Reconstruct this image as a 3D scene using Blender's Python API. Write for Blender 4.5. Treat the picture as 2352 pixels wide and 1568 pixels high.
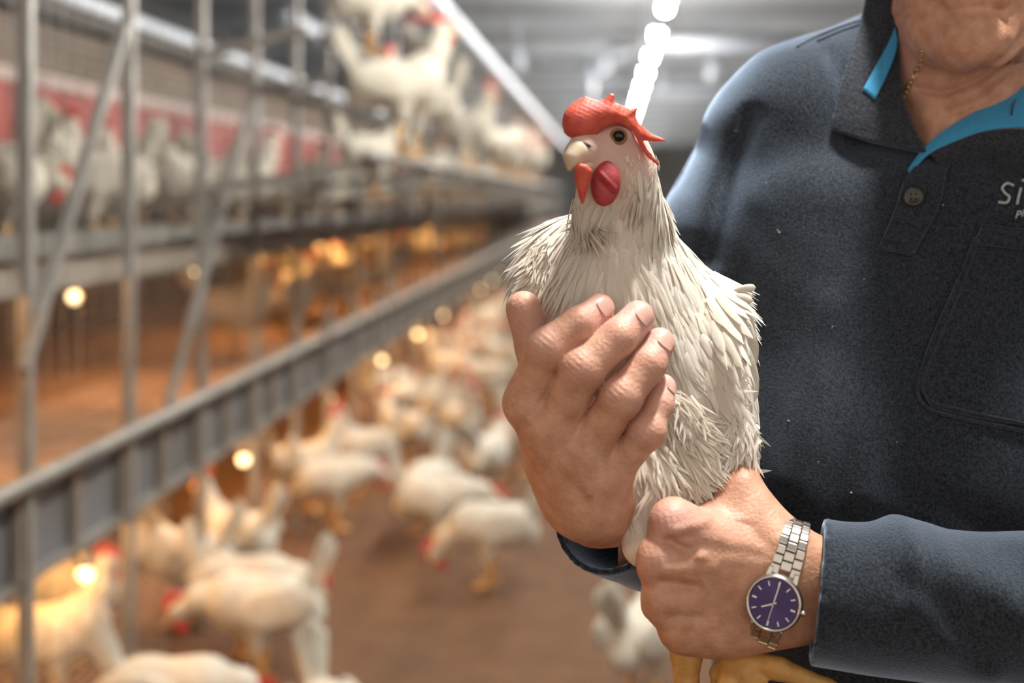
import bpy, bmesh, math, random
import numpy as np
from mathutils import Vector, Matrix, Euler, Quaternion

for o in list(bpy.data.objects):
    bpy.data.objects.remove(o)
S = bpy.context.scene
COL = S.collection
rnd = random.Random(7)
PI = math.pi

# ------------------------------------------------------------------ camera
H = 1.38                      # lens height
FPX = 50 / 36 * 2352          # focal length in pixels of the 2352 px frame
VX, VY = 1400.0, 450.0        # where the aisle vanishes
cam_d = bpy.data.cameras.new('camera')
cam = bpy.data.objects.new('camera', cam_d)
COL.objects.link(cam)
cam.location = (0, 0, H)
cam.rotation_euler = (PI / 2, 0, 0)
cam_d.lens = 50
cam_d.sensor_width = 36
cam_d.shift_x = -(VX - 1176) / 2352
cam_d.shift_y = (VY - 784) / 2352
cam_d.clip_start = 0.05
cam_d.clip_end = 200
cam_d.dof.use_dof = True
cam_d.dof.focus_distance = 1.03
cam_d.dof.aperture_fstop = 3.5
S.camera = cam

# ------------------------------------------------------------------ world, exposure
w = bpy.data.worlds.new('World')
S.world = w
w.use_nodes = True
bg = w.node_tree.nodes['Background']
bg.inputs[0].default_value = (1.0, 0.87, 0.75, 1)
bg.inputs[1].default_value = 1.05
S.view_settings.view_transform = 'Standard'
S.view_settings.look = 'None'
S.view_settings.gamma = 1.0
S.view_settings.use_curve_mapping = False
S.view_settings.exposure = 0.0
LAMP_L = 1020.0      # radiance of the ceiling tubes
STRIP_L = 110.0       # radiance of the added warm fill strips hidden under the decks
BULB_L = 4.2      # radiance of the small warm bulbs under the tiers


# ------------------------------------------------------------------ helpers
def A3(p):
    return np.array(p, dtype=np.float64)


def at(px, py, Y):
    """point at depth Y seen at pixel px,py of the photograph's frame"""
    return A3(((px - VX) / FPX * Y, Y, H - (py - VY) / FPX * Y))


def unit(v):
    v = A3(v)
    return v / max(np.linalg.norm(v), 1e-9)


def tag(o, label=None, cat=None, group=None, kind=None):
    if label: o['label'] = label
    if cat: o['category'] = cat
    if group: o['group'] = group
    if kind: o['kind'] = kind
    return o


def empty(name, loc=(0, 0, 0), rz=0.0, parent=None):
    o = bpy.data.objects.new(name, None)
    o.empty_display_size = 0.05
    COL.objects.link(o)
    o.location = loc
    o.rotation_euler = (0, 0, rz)
    if parent: o.parent = parent
    return o


def link(name, me, parent=None):
    o = bpy.data.objects.new(name, me)
    COL.objects.link(o)
    if parent: o.parent = parent
    return o


def mesh_np(name, V, Fq, mat=None, smooth=True, tint=None):
    """mesh from numpy arrays; Fq is (n,3) or (n,4) or a list of face tuples"""
    me = bpy.data.meshes.new(name)
    V = np.asarray(V, dtype=np.float32)
    if isinstance(Fq, np.ndarray):
        k = Fq.shape[1]
        n = len(Fq)
        me.vertices.add(len(V))
        me.vertices.foreach_set('co', V.ravel())
        me.loops.add(n * k)
        me.loops.foreach_set('vertex_index', Fq.astype(np.int32).ravel())
        me.polygons.add(n)
        me.polygons.foreach_set('loop_start', np.arange(0, n * k, k, dtype=np.int32))
        me.update(calc_edges=True)
        me.validate()
    else:
        me.from_pydata([tuple(v) for v in V], [], Fq)
        me.update()
    if smooth:
        me.polygons.foreach_set('use_smooth', np.ones(len(me.polygons), dtype=bool))
    if tint is not None:
        at_ = me.attributes.new('tint', 'FLOAT', 'POINT')
        at_.data.foreach_set('value', np.asarray(tint, dtype=np.float32))
    if mat: me.materials.append(mat)
    return me


class MB:
    """collects boxes, bars, tubes, lathes into one mesh"""
    def __init__(self):
        self.v = []; self.f = []; self.n = 0

    def add(self, V, F):
        self.v.append(np.asarray(V, dtype=np.float64).reshape(-1, 3))
        self.f += [tuple(int(i) + self.n for i in q) for q in F]
        self.n += len(self.v[-1])
        return self

    def box(self, c, s, M=None):
        c = A3(c); s = A3(s) / 2
        V = np.array([[x, y, z] for x in (-1, 1) for y in (-1, 1) for z in (-1, 1)]) * s
        if M is not None: V = V @ np.array(M).T
        V = V + c
        return self.add(V, [(0, 1, 3, 2), (4, 6, 7, 5), (0, 4, 5, 1), (2, 3, 7, 6), (0, 2, 6, 4), (1, 5, 7, 3)])

    def bar(self, a, b, wd, ht, up=(0, 0, 1)):
        a = A3(a); b = A3(b)
        d = unit(b - a)
        s = np.cross(d, up)
        if np.linalg.norm(s) < 1e-5: s = np.cross(d, (1, 0, 0))
        s = unit(s); u = np.cross(s, d)
        V = [p + s * i * wd / 2 + u * j * ht / 2 for p in (a, b) for i, j in ((-1, -1), (1, -1), (1, 1), (-1, 1))]
        return self.add(V, [(3, 2, 1, 0), (4, 5, 6, 7), (0, 1, 5, 4), (1, 2, 6, 5), (2, 3, 7, 6), (3, 0, 4, 7)])

    def tube(self, pts, r, n=8, cap=True):
        pts = [A3(p) for p in pts]
        if not hasattr(r, '__len__'): r = [r] * len(pts)
        rings = []
        prev = None
        for i, p in enumerate(pts):
            d = unit(pts[min(i + 1, len(pts) - 1)] - pts[max(i - 1, 0)])
            if prev is None:
                s = np.cross(d, (0, 0, 1))
                if np.linalg.norm(s) < 1e-3: s = np.cross(d, (1, 0, 0))
                s = unit(s)
            else:
                s = unit(prev - d * np.dot(prev, d))
            prev = s
            u = np.cross(s, d)
            rings.append([p + (s * math.cos(t) + u * math.sin(t)) * r[i] for t in np.linspace(0, 2 * PI, n, endpoint=False)])
        V = [q for g in rings for q in g]
        F = []
        for i in range(len(pts) - 1):
            for j in range(n):
                k = (j + 1) % n
                F.append((i * n + j, i * n + k, (i + 1) * n + k, (i + 1) * n + j))
        if cap:
            F.append(tuple(range(n - 1, -1, -1)))
            F.append(tuple((len(pts) - 1) * n + j for j in range(n)))
        return self.add(V, F)

    def ball(self, c, r, nu=12, nv=8, M=None):
        c = A3(c)
        r = A3(r) if hasattr(r, '__len__') else A3((r, r, r))
        V = [(0, 0, 1)]
        for i in range(1, nv):
            a = PI * i / nv
            for j in range(nu):
                b = 2 * PI * j / nu
                V.append((math.sin(a) * math.cos(b), math.sin(a) * math.sin(b), math.cos(a)))
        V.append((0, 0, -1))
        F = [(0, 1 + j, 1 + (j + 1) % nu) for j in range(nu)]
        for i in range(nv - 2):
            for j in range(nu):
                k = (j + 1) % nu
                F.append((1 + i * nu + j, 1 + (i + 1) * nu + j, 1 + (i + 1) * nu + k, 1 + i * nu + k))
        L = len(V) - 1
        F += [(L, L - nu + (j + 1) % nu, L - nu + j) for j in range(nu)]
        V = np.array(V) * r
        if M is not None: V = V @ np.array(M).T
        return self.add(V + c, F)

    def lathe(self, prof, n=32, M=None, c=(0, 0, 0)):
        """prof: list of (radius, z)"""
        V = []; F = []
        for r, z in prof:
            for j in range(n):
                t = 2 * PI * j / n
                V.append((r * math.cos(t), r * math.sin(t), z))
        for i in range(len(prof) - 1):
            for j in range(n):
                k = (j + 1) % n
                F.append((i * n + j, i * n + k, (i + 1) * n + k, (i + 1) * n + j))
        V = np.array(V)
        if M is not None: V = V @ np.array(M).T
        return self.add(V + A3(c), F)

    def mesh(self, name, mat=None, smooth=False, bevel=0.0):
        V = np.concatenate(self.v)
        me = bpy.data.meshes.new(name)
        me.from_pydata([tuple(p) for p in V], [], self.f)
        me.update()
        if bevel:
            bm = bmesh.new(); bm.from_mesh(me)
            bmesh.ops.bevel(bm, geom=bm.edges[:], offset=bevel, segments=2, profile=0.6, affect='EDGES', clamp_overlap=True)
            bm.to_mesh(me); bm.free()
        if smooth:
            me.polygons.foreach_set('use_smooth', np.ones(len(me.polygons), dtype=bool))
        if mat: me.materials.append(mat)
        return me

    def build(self, name, mat, parent=None, smooth=False, bevel=0.0):
        return link(name, self.mesh(name, mat, smooth, bevel), parent)


# ------------------------------------------------------------------ distance fields
def rc(P, a, b, ra, rb):
    a = A3(a).astype(np.float32); b = A3(b).astype(np.float32)
    pa = P - a; ba = b - a
    t = np.clip((pa @ ba) / max(float(ba @ ba), 1e-12), 0, 1)
    d = pa - t[:, None] * ba
    return np.sqrt((d * d).sum(1)) - (ra + (rb - ra) * t)


def ell(P, c, r, R=None):
    q = P - A3(c).astype(np.float32)
    if R is not None: q = q @ np.array(R, dtype=np.float32)
    r = A3(r).astype(np.float32)
    k0 = np.sqrt(((q / r) ** 2).sum(1)); k1 = np.sqrt(((q / r ** 2) ** 2).sum(1))
    return k0 * (k0 - 1) / np.maximum(k1, 1e-6)


def rbox(P, c, h, r, R=None):
    q = P - A3(c).astype(np.float32)
    if R is not None: q = q @ np.array(R, dtype=np.float32)
    q = np.abs(q) - (A3(h).astype(np.float32) - r)
    return np.sqrt((np.maximum(q, 0) ** 2).sum(1)) + np.minimum(q.max(1), 0) - r


def smin(a, b, k):
    h = np.clip(0.5 + 0.5 * (b - a) / k, 0, 1)
    return b + (a - b) * h - k * h * (1 - h)


def smax(a, b, k):
    return -smin(-a, -b, k)


def chain(P, pts, rr, k=0.004):
    d = None
    for i in range(len(pts) - 1):
        e = rc(P, pts[i], pts[i + 1], rr[i], rr[i + 1])
        d = e if d is None else smin(d, e, k)
    return d


def seg2(P, a, b, ax=(0, 2)):
    """distance in a coordinate plane to the segment a-b"""
    p = P[:, ax]; a = A3(a)[list(ax)]; b = A3(b)[list(ax)]
    ba = b - a
    t = np.clip(((p - a) @ ba) / max(float(ba @ ba), 1e-12), 0, 1)
    d = p - a - t[:, None] * ba
    return np.sqrt((d * d).sum(1)), t


def surf(f, lo, hi, h, B=8, slack=1.5):
    """surface nets over the zero set of f, evaluated only in blocks near it"""
    lo = A3(lo); hi = A3(hi)
    nb = np.maximum(1, np.ceil((hi - lo) / h / B).astype(int))
    n = nb * B
    g = np.stack(np.meshgrid(*[np.arange(k) for k in nb], indexing='ij'), -1).reshape(-1, 3)
    c = (lo + (g + 0.5) * B * h).astype(np.float32)
    d = f(c)
    act = np.abs(d) < B * h * 0.87 * slack + 0.002
    base = np.where(d < 0, -1.0, 1.0).reshape(nb).astype(np.float32)
    D = base.repeat(B, 0).repeat(B, 1).repeat(B, 2)
    D = np.pad(D, ((0, 1), (0, 1), (0, 1)), mode='edge')
    k = np.arange(B + 1)
    loc = np.stack(np.meshgrid(k, k, k, indexing='ij'), -1).reshape(-1, 3)
    ga = g[act]
    step = max(1, 300000 // len(loc))
    for i in range(0, len(ga), step):
        idx = (ga[i:i + step, None, :] * B + loc[None]).reshape(-1, 3)
        val = f((lo + idx * h).astype(np.float32))
        D[idx[:, 0], idx[:, 1], idx[:, 2]] = val
    Sg = D < 0
    cnt = np.zeros(tuple(n), dtype=np.int8)
    cor = [(x, y, z) for x in (0, 1) for y in (0, 1) for z in (0, 1)]
    for x, y, z in cor:
        cnt += Sg[x:n[0] + x, y:n[1] + y, z:n[2] + z]
    cells = np.argwhere((cnt > 0) & (cnt < 8))
    m = np.full(tuple(n), -1, dtype=np.int32)
    m[cells[:, 0], cells[:, 1], cells[:, 2]] = np.arange(len(cells))
    acc = np.zeros((len(cells), 3)); num = np.zeros(len(cells))
    for i in range(8):
        for j in range(i + 1, 8):
            a = np.array(cor[i]); b = np.array(cor[j])
            if np.abs(a - b).sum() != 1: continue
            ia = cells + a; ib = cells + b
            da = D[ia[:, 0], ia[:, 1], ia[:, 2]]; db = D[ib[:, 0], ib[:, 1], ib[:, 2]]
            x = (da < 0) != (db < 0)
            t = np.where(x, da / np.where(x, da - db, 1), 0)
            acc += np.where(x[:, None], a + t[:, None] * (b - a), 0)
            num += x
    V = lo + (cells + acc / num[:, None]) * h
    F = []
    for ax in range(3):
        u, v = (ax + 1) % 3, (ax + 2) % 3
        sl0 = [slice(None)] * 3; sl1 = [slice(None)] * 3
        sl0[ax] = slice(0, -1); sl1[ax] = slice(1, None)
        s0 = Sg[tuple(sl0)]; s1 = Sg[tuple(sl1)]
        e = np.argwhere(s0 != s1)
        e = e[(e[:, u] > 0) & (e[:, v] > 0) & (e[:, u] < n[u]) & (e[:, v] < n[v])]
        if not len(e): continue
        fl = s0[e[:, 0], e[:, 1], e[:, 2]]
        q = []
        for du, dv in ((1, 1), (0, 1), (0, 0), (1, 0)):
            c2 = e.copy(); c2[:, u] -= du; c2[:, v] -= dv
            q.append(m[c2[:, 0], c2[:, 1], c2[:, 2]])
        q = np.stack(q, 1)
        q[~fl] = q[~fl][:, ::-1]
        F.append(q)
    F = np.concatenate(F)
    return V, F[(F >= 0).all(1)]


def trace(f, px, py, y0=0.75, y1=1.5):
    """depth at which the sight line through px,py meets the surface f"""
    Y = y0
    for _ in range(80):
        d = float(f(at(px, py, Y)[None].astype(np.float32))[0])
        if d < 2e-4: break
        Y += d * 0.8
        if Y > y1: break
    return Y


def cr(ctrl, n):
    """Catmull-Rom through the rows of ctrl"""
    c = np.asarray(ctrl, dtype=float)
    c = np.concatenate([2 * c[:1] - c[1:2], c, 2 * c[-1:] - c[-2:-1]])
    out = []
    for u in np.linspace(0, len(c) - 3 - 1e-9, n):
        i = int(u); t = u - i
        p0, p1, p2, p3 = c[i:i + 4]
        out.append(0.5 * (2 * p1 + (p2 - p0) * t + (2 * p0 - 5 * p1 + 4 * p2 - p3) * t * t + (3 * p1 - p0 - 3 * p2 + p3) * t ** 3))
    return np.array(out)


def patch(name, ctrl, mat, parent, thick=0.002, nu=24, nv=16, rim=None):
    """cloth patch through a control net of world points, with thickness"""
    c = np.asarray(ctrl, dtype=float)
    rows = np.array([cr(r, nu) for r in c])
    g = np.array([cr(rows[:, j], nv) for j in range(nu)])      # nu x nv x 3
    du = np.gradient(g, axis=0); dv = np.gradient(g, axis=1)
    nn = np.cross(du, dv); nn /= np.maximum(np.linalg.norm(nn, axis=2, keepdims=True), 1e-9)
    V = np.concatenate([(g + nn * thick / 2).reshape(-1, 3), (g - nn * thick / 2).reshape(-1, 3)])
    N = nu * nv
    F = []
    ix = lambda i, j: i * nv + j
    for i in range(nu - 1):
        for j in range(nv - 1):
            q = (ix(i, j), ix(i + 1, j), ix(i + 1, j + 1), ix(i, j + 1))
            F.append(q); F.append(tuple(N + k for k in q[::-1]))
    for i in range(nu - 1):
        for j in (0, nv - 1):
            a, b = ix(i, j), ix(i + 1, j)
            F.append((a, N + a, N + b, b) if j == 0 else (b, N + b, N + a, a))
    for j in range(nv - 1):
        for i in (0, nu - 1):
            a, b = ix(i, j), ix(i, j + 1)
            F.append((b, N + b, N + a, a) if i == 0 else (a, N + a, N + b, b))
    return link(name, mesh_np(name, V, np.array(F), mat), parent)


# ------------------------------------------------------------------ materials
def mat(name, col, rough=0.6, col2=None, scale=20.0, detail=3.0, bump=0.0, bscale=None, metal=0.0, sheen=0.0, sheen_col=(1, 1, 1),
        sss=0.0, sss_r=(0.01, 0.004, 0.002), emit=None, estr=0.0, stretch=None, tint=None, spec=0.5, lo=0.35, hi=0.65, bdist=0.002,
        trans=0.0, coat=0.0, sheen_r=0.4):
    m = bpy.data.materials.new(name)
    m.use_nodes = True
    nt = m.node_tree
    N = nt.nodes; L = nt.links
    b = N['Principled BSDF']
    b.inputs['Base Color'].default_value = (*col, 1)
    b.inputs['Roughness'].default_value = rough
    b.inputs['Metallic'].default_value = metal
    b.inputs['Specular IOR Level'].default_value = spec
    b.inputs['Coat Weight'].default_value = coat
    if sheen:
        b.inputs['Sheen Weight'].default_value = sheen
        b.inputs['Sheen Roughness'].default_value = sheen_r
        b.inputs['Sheen Tint'].default_value = (*sheen_col, 1)
    if sss:
        b.inputs['Subsurface Weight'].default_value = sss
        b.inputs['Subsurface Radius'].default_value = sss_r
        b.inputs['Subsurface Scale'].default_value = 1.05
    if emit:
        b.inputs['Emission Color'].default_value = (*emit, 1)
        b.inputs['Emission Strength'].default_value = estr
    vec = None
    if col2 or bump:
        tc = N.new('ShaderNodeTexCoord')
        vec = tc.outputs['Object']
        if stretch:
            mp = N.new('ShaderNodeMapping')
            mp.inputs['Scale'].default_value = stretch
            L.new(vec, mp.inputs['Vector']); vec = mp.outputs['Vector']
    cur = None
    if col2:
        nz = N.new('ShaderNodeTexNoise')
        nz.inputs['Scale'].default_value = scale
        nz.inputs['Detail'].default_value = detail
        L.new(vec, nz.inputs['Vector'])
        rp = N.new('ShaderNodeValToRGB')
        rp.color_ramp.elements[0].position = lo
        rp.color_ramp.elements[1].position = hi
        rp.color_ramp.elements[0].color = (*col, 1)
        rp.color_ramp.elements[1].color = (*col2, 1)
        L.new(nz.outputs['Fac'], rp.inputs['Fac'])
        cur = rp.outputs['Color']
    if tint:
        an = N.new('ShaderNodeAttribute'); an.attribute_name = 'tint'
        mx = N.new('ShaderNodeMix'); mx.data_type = 'RGBA'
        L.new(an.outputs['Fac'], mx.inputs[0])
        if cur: L.new(cur, mx.inputs[6])
        else: mx.inputs[6].default_value = (*col, 1)
        mx.inputs[7].default_value = (*tint, 1)
        cur = mx.outputs[2]
    if cur: L.new(cur, b.inputs['Base Color'])
    if bump:
        n2 = N.new('ShaderNodeTexNoise')
        n2.inputs['Scale'].default_value = bscale or scale
        n2.inputs['Detail'].default_value = 4
        L.new(vec, n2.inputs['Vector'])
        bp = N.new('ShaderNodeBump')
        bp.inputs['Strength'].default_value = bump
        bp.inputs['Distance'].default_value = bdist
        L.new(n2.outputs['Fac'], bp.inputs['Height'])
        L.new(bp.outputs['Normal'], b.inputs['Normal'])
    if trans:
        tr = N.new('ShaderNodeBsdfTranslucent')
        ms = N.new('ShaderNodeMixShader')
        ms.inputs[0].default_value = trans
        if cur: L.new(cur, tr.inputs['Color'])
        else: tr.inputs['Color'].default_value = (*col, 1)
        out = [n for n in N if n.type == 'OUTPUT_MATERIAL'][0]
        L.new(b.outputs[0], ms.inputs[1]); L.new(tr.outputs[0], ms.inputs[2]); L.new(ms.outputs[0], out.inputs['Surface'])
    return m


M = {}
M['litter'] = mat('litter', (0.068, 0.030, 0.0115), 0.95, (0.112, 0.054, 0.023), 9, 6, 0.9, 60, bdist=0.01, lo=0.3, hi=0.7)
M['ceiling'] = mat('ceiling_sheet', (0.15, 0.16, 0.175), 0.55, (0.185, 0.195, 0.21), 0.6, 3, stretch=(0.4, 3, 1))
M['purlin'] = mat('purlin_steel', (0.26, 0.28, 0.31), 0.5, (0.32, 0.34, 0.37), 2)
M['conduit'] = mat('grey_conduit', (0.34, 0.38, 0.44), 0.5, (0.40, 0.44, 0.50), 4)
M['edge_shade'] = mat('painted_roof_shade', (0.03, 0.024, 0.018), 0.8)
M['warm_dim'] = mat('dim_fill_tube', (1, 0.8, 0.5), 0.5, emit=(1.0, 0.50, 0.16), estr=60.0)
M['white_steel'] = mat('white_steel', (0.55, 0.61, 0.70), 0.45, (0.66, 0.71, 0.78), 4)
M['wall'] = mat('wall_sheet', (0.33, 0.33, 0.33), 0.7, (0.42, 0.42, 0.42), 1.5)
M['galv'] = mat('galvanised_steel', (0.175, 0.165, 0.150), 0.5, (0.24, 0.228, 0.21), 7, metal=0.35)
M['galv_dusty'] = mat('dusty_galvanised_steel', (0.15, 0.118, 0.085), 0.7, (0.21, 0.18, 0.15), 9, metal=0.15)
M['belt_side'] = mat('blue_grey_sheet', (0.095, 0.088, 0.080), 0.55, (0.13, 0.138, 0.155), 3, stretch=(1, 0.5, 2), metal=0.2)
M['deck'] = mat('dusty_slatted_deck', (0.20, 0.115, 0.065), 0.9, (0.29, 0.18, 0.11), 12, 5, 0.5, 80)
M['nest_wood'] = mat('brown_nest_board', (0.075, 0.050, 0.034), 0.8, (0.115, 0.08, 0.056), 5, stretch=(1, 0.3, 2))
M['nest_bar'] = mat('pinkish_nest_bar', (0.30, 0.22, 0.195), 0.6, (0.36, 0.28, 0.25), 6)
M['curtain'] = mat('red_curtain', (0.26, 0.022, 0.013), 0.7, (0.18, 0.016, 0.011), 6, sheen=0.2)
M['tube'] = mat('lamp_tube', (0.9, 0.9, 0.9), 0.5, emit=(1.0, 0.955, 0.88), estr=LAMP_L)
M['warm_fill_tube'] = mat('warm_fill_tube', (1, 0.8, 0.5), 0.5, emit=(1.0, 0.50, 0.16), estr=STRIP_L)
M['bulb'] = mat('warm_bulb', (1, 0.8, 0.5), 0.5, emit=(1.0, 0.76, 0.42), estr=BULB_L)
M['daylight'] = mat('daylit_pane', (0.6, 0.7, 0.8), 0.5, emit=(0.72, 0.86, 1.0), estr=0.9)
M['hen'] = mat('white_feathers', (0.42, 0.39, 0.32), 0.8, (0.50, 0.47, 0.395), 30, 3, 0.4, 90, sheen=0.3, bdist=0.004)
M['red'] = mat('red_comb_skin', (0.50, 0.04, 0.025), 0.5, (0.38, 0.025, 0.02), 40)
M['beak'] = mat('pale_horn_beak', (0.62, 0.45, 0.24), 0.45)
M['leg'] = mat('yellow_leg_scales', (0.58, 0.33, 0.10), 0.55, (0.48, 0.25, 0.07), 60)
M['eye'] = mat('dark_eye', (0.012, 0.008, 0.006), 0.05)

# ------------------------------------------------------------------ the barn
def structure(name, mb, m, parent=None, bevel=0.0, smooth=False):
    o = mb.build(name, m, parent, smooth, bevel)
    if not parent: o['kind'] = 'structure'
    return o


# floor of trodden litter, gently uneven
nx, ny = 90, 240
gx = np.linspace(-7.5, 4.0, nx); gy = np.linspace(-5.0, 56.0, ny)
rs = np.random.RandomState(3)
V = np.array([(x, y, 0) for x in gx for y in gy])
V[:, 2] = 0.008 * np.sin(V[:, 0] * 5.1 + V[:, 1] * 2.3) * np.sin(V[:, 1] * 3.7 - V[:, 0]) + rs.uniform(-0.006, 0.0, len(V)) - 0.008
i0 = (np.arange(nx - 1)[:, None] * ny + np.arange(ny - 1)[None]).ravel()
Fq = np.stack([i0, i0 + ny, i0 + ny + 1, i0 + 1], 1)
fl = link('floor', mesh_np('floor', V, Fq, M['litter']))
fl['kind'] = 'structure'

CZ = 3.35
ce = structure('ceiling', MB().box((-1.75, 27.5, CZ + 0.03), (11.5, 57, 0.06)), M['ceiling'])
for k in range(44):
    y = -0.9 + 1.3 * k
    structure('purlin', MB().box((-1.75, y, CZ - 0.05), (11.4, 0.07, 0.10)), M['purlin'] if k % 2 else M['ceiling'], ce)
structure('wall_left', MB().box((-7.55, 27.5, CZ / 2), (0.1, 57, CZ)), M['wall'])
structure('wall_right', MB().box((4.05, 27.5, CZ / 2), (0.1, 57, CZ)), M['wall'])
structure('wall_back', MB().box((-1.75, 56.05, CZ / 2), (11.5, 0.1, CZ)), M['wall'])
# ceiling lamps down the aisle
LX, LZ = 0.375, 2.65
lamp0 = None
for k in range(0, 30):
    y = 1.11 + 1.68 * k
    L_ = empty('ceiling_lamp', (LX, y, LZ))
    tag(L_, {5: 'bright ceiling lamp cut by the top edge of the picture, nearest of the visible row', 6: 'second nearest bright lamp of the visible ceiling row',
             7: 'third nearest bright lamp of the visible ceiling row', 8: 'fourth nearest bright lamp of the visible ceiling row'}.get(
        k, 'short tube lamp overhead near the man, before the visible row' if k < 5 else 'far tube lamp merging into the bright streak behind the comb'), 'lamp', 'row of tube lamps down the aisle')
    if lamp0 is None:
        a = MB().tube([(0, -0.13, 0), (0, 0.13, 0)], 0.03, 12)
        b = MB().box((0, 0, 0.052), (0.034, 0.36, 0.03)).box((0, -0.15, 0.01), (0.05, 0.03, 0.07)).box((0, 0.15, 0.01), (0.05, 0.03, 0.07))
        c = MB().tube([(0, 0, 0.06), (0, 0, 0.70)], 0.006, 6)
        lamp0 = [('lamp_tube', a.mesh('lamp_tube', M['tube'], True)), ('housing', b.mesh('housing', M['white_steel'], bevel=0.004)),
                 ('hanger', c.mesh('hanger', M['white_steel']))]
    for n_, me in lamp0:
        link(n_, me, L_)

# pale conduits hung below the ceiling
def px_pipe(name, px0, py0, px1, py1, Y, r, label, cat='pipe', m='conduit'):
    o = empty(name, tuple(at(px0, py0, Y)))
    a = at(px0, py0, Y); b = at(px1, py1, Y)
    z0 = A3((0, 0, 0)); v = b - a
    MB().tube([z0, v], r, 10).build('pipe', M[m], o, True)
    if abs(v[2]) > abs(v[0]):
        hi = z0 if v[2] < 0 else v
        MB().tube([hi + A3((0, 0, 0.0)), hi + A3((0, 0, max(0.02, CZ - 0.0 - (a + hi)[2])))], 0.012, 6).build('hanger', M[m], o)
    else:
        for e in (0.08, 0.92):
            p = v * e
            MB().tube([p, p + A3((0, 0, CZ - (a + p)[2]))], 0.01, 6).build('hanger', M[m], o)
    return tag(o, label, cat)


px_pipe('conduit', 1478, 96, 1900, 104, 16.6, 0.07, 'long pale cross pipe nearest below the ceiling right of the lamps')
px_pipe('conduit', 1345, 212, 1850, 216, 22.5, 0.075, 'pale cross pipe lower down passing behind the lamp row')
px_pipe('conduit', 1352, 120, 1352, 232, 19.2, 0.09, 'pale vertical drop pipe left of the hen comb, longest of the drops')
px_pipe('conduit', 1415, 92, 1415, 134, 17.6, 0.08, 'short pale drop pipe high up left of the lamps')
px_pipe('conduit', 1386, 125, 1386, 172, 18.6, 0.07, 'short pale drop pipe between the longest drop and the lamps')
px_pipe('conduit', 1638, 134, 1638, 184, 18.8, 0.085, 'pale drop pipe hanging near the sleeve of the man')
px_pipe('conduit', 1520, 172, 1520, 224, 20.5, 0.07, 'pale drop pipe just right of the lamp row')
px_pipe('conduit', 1188, 118, 1188, 160, 15.0, 0.06, 'faint pale drop pipe beside the long white pipe')

lp = empty('long_pipe', (-1.08, 4.0, 2.6))
MB().tube([(0, -3, 0), (0, 34, 0)], 0.045, 12).build('pipe', M['white_steel'], lp, True)
for k in range(16):
    MB().tube([(0, -2.5 + 2.4 * k, 0.04), (0, -2.5 + 2.4 * k, 0.75)], 0.008, 6).build('hanger', M['galv'], lp)
tag(lp, 'long white pipe running the length of the aisle above the aviary', 'pipe')
lp2 = empty('short_pipe', (-2.4, 10.6, 2.72))
MB().tube([(0, 0, 0), (0, 3.8, 0)], 0.06, 12).build('pipe', M['white_steel'], lp2, True)
for k in (0.4, 3.4):
    MB().tube([(0, k, 0.04), (0, k, 0.63)], 0.008, 6).build('hanger', M['galv'], lp2)
tag(lp2, 'short white pipe hung over the nest boxes', 'pipe')

# ------------------------------------------------------------------ the aviary racking
AX = -1.30                       # front plane
AV = empty('aviary_rack', (AX, 1.0, 0))
tag(AV, 'long galvanised aviary racking with brown decks and red nest curtains', 'aviary')


def av(name, mb, m, bevel=0.0, smooth=False, kind=None):
    o = mb.build(name, M[m], None, smooth, bevel)
    o.parent = AV
    o.location = (-AX, -1.0, 0)
    if kind: o['kind'] = kind
    return o


def av_share(name, me, loc):
    o = link(name, me, AV)
    o.location = (loc[0] - AX, loc[1] - 1.0, loc[2])
    return o


YF = 40.0
post_me = MB().box((0, 0, 1.42), (0.03, 0.034, 2.84)).mesh('post', M['galv'], bevel=0.003)
rear_me = MB().box((0, 0, 1.06), (0.04, 0.04, 2.12)).mesh('rear_post', M['galv'])
for k in range(-4, 34):
    y = 3.17 + 0.68 * k
    av_share('post', post_me, (AX, y, 0))
    if k % 2 == 0: av_share('rear_post', rear_me, (-2.72, y, 0))
# lower rail, belt side, its stiles
av('rail', MB().tube([(AX + 0.03, -1, 0.752), (AX + 0.03, YF, 0.752)], 0.021, 10), 'galv', smooth=True)
av('belt_side', MB().box((AX - 0.03, 20, 0.625), (0.012, 42, 0.20)), 'belt_side')
av('lip', MB().box((AX - 0.02, 20, 0.515), (0.03, 42, 0.022)), 'galv')
st_me = MB().box((0, 0, 0.625), (0.02, 0.02, 0.21)).mesh('stile', M['galv_dusty'])
for k in range(0, 60):
    av_share('stile', st_me, (AX - 0.008, 1.1 + 0.34 * k, 0))
# deck of the first tier: slats near, boards beyond
sl_me = MB().box((0, 0, 0), (1.38, 0.098, 0.02)).mesh('slat', M['deck'], bevel=0.002)
for k in range(52):
    o = av_share('slat', sl_me, (-2.02, 1.6 + 0.113 * k, 0.715 + rnd.uniform(-0.003, 0.003)))
    o.rotation_euler = (0, 0, rnd.uniform(-0.004, 0.004))
av('deck_board', MB().box((-2.02, 23.9, 0.712), (1.38, 33, 0.02)), 'deck')
av('deck_beam', MB().box((-2.65, 20, 0.66), (0.05, 42, 0.08)).box((-1.95, 20, 0.66), (0.05, 42, 0.08)), 'galv_dusty')
# second tier
av('upper_deck', MB().box((-2.02, 20, 1.185), (1.38, 42, 0.03)), 'deck')
av('upper_edge', MB().box((AX - 0.02, 20, 1.185), (0.03, 42, 0.055)), 'galv_dusty', bevel=0.004)
av('feed_trough', MB().box((-1.52, 20, 1.225), (0.12, 42, 0.006)).box((-1.58, 20, 1.25), (0.006, 42, 0.055)).box((-1.46, 20, 1.25), (0.006, 42, 0.055)), 'galv')
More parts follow.
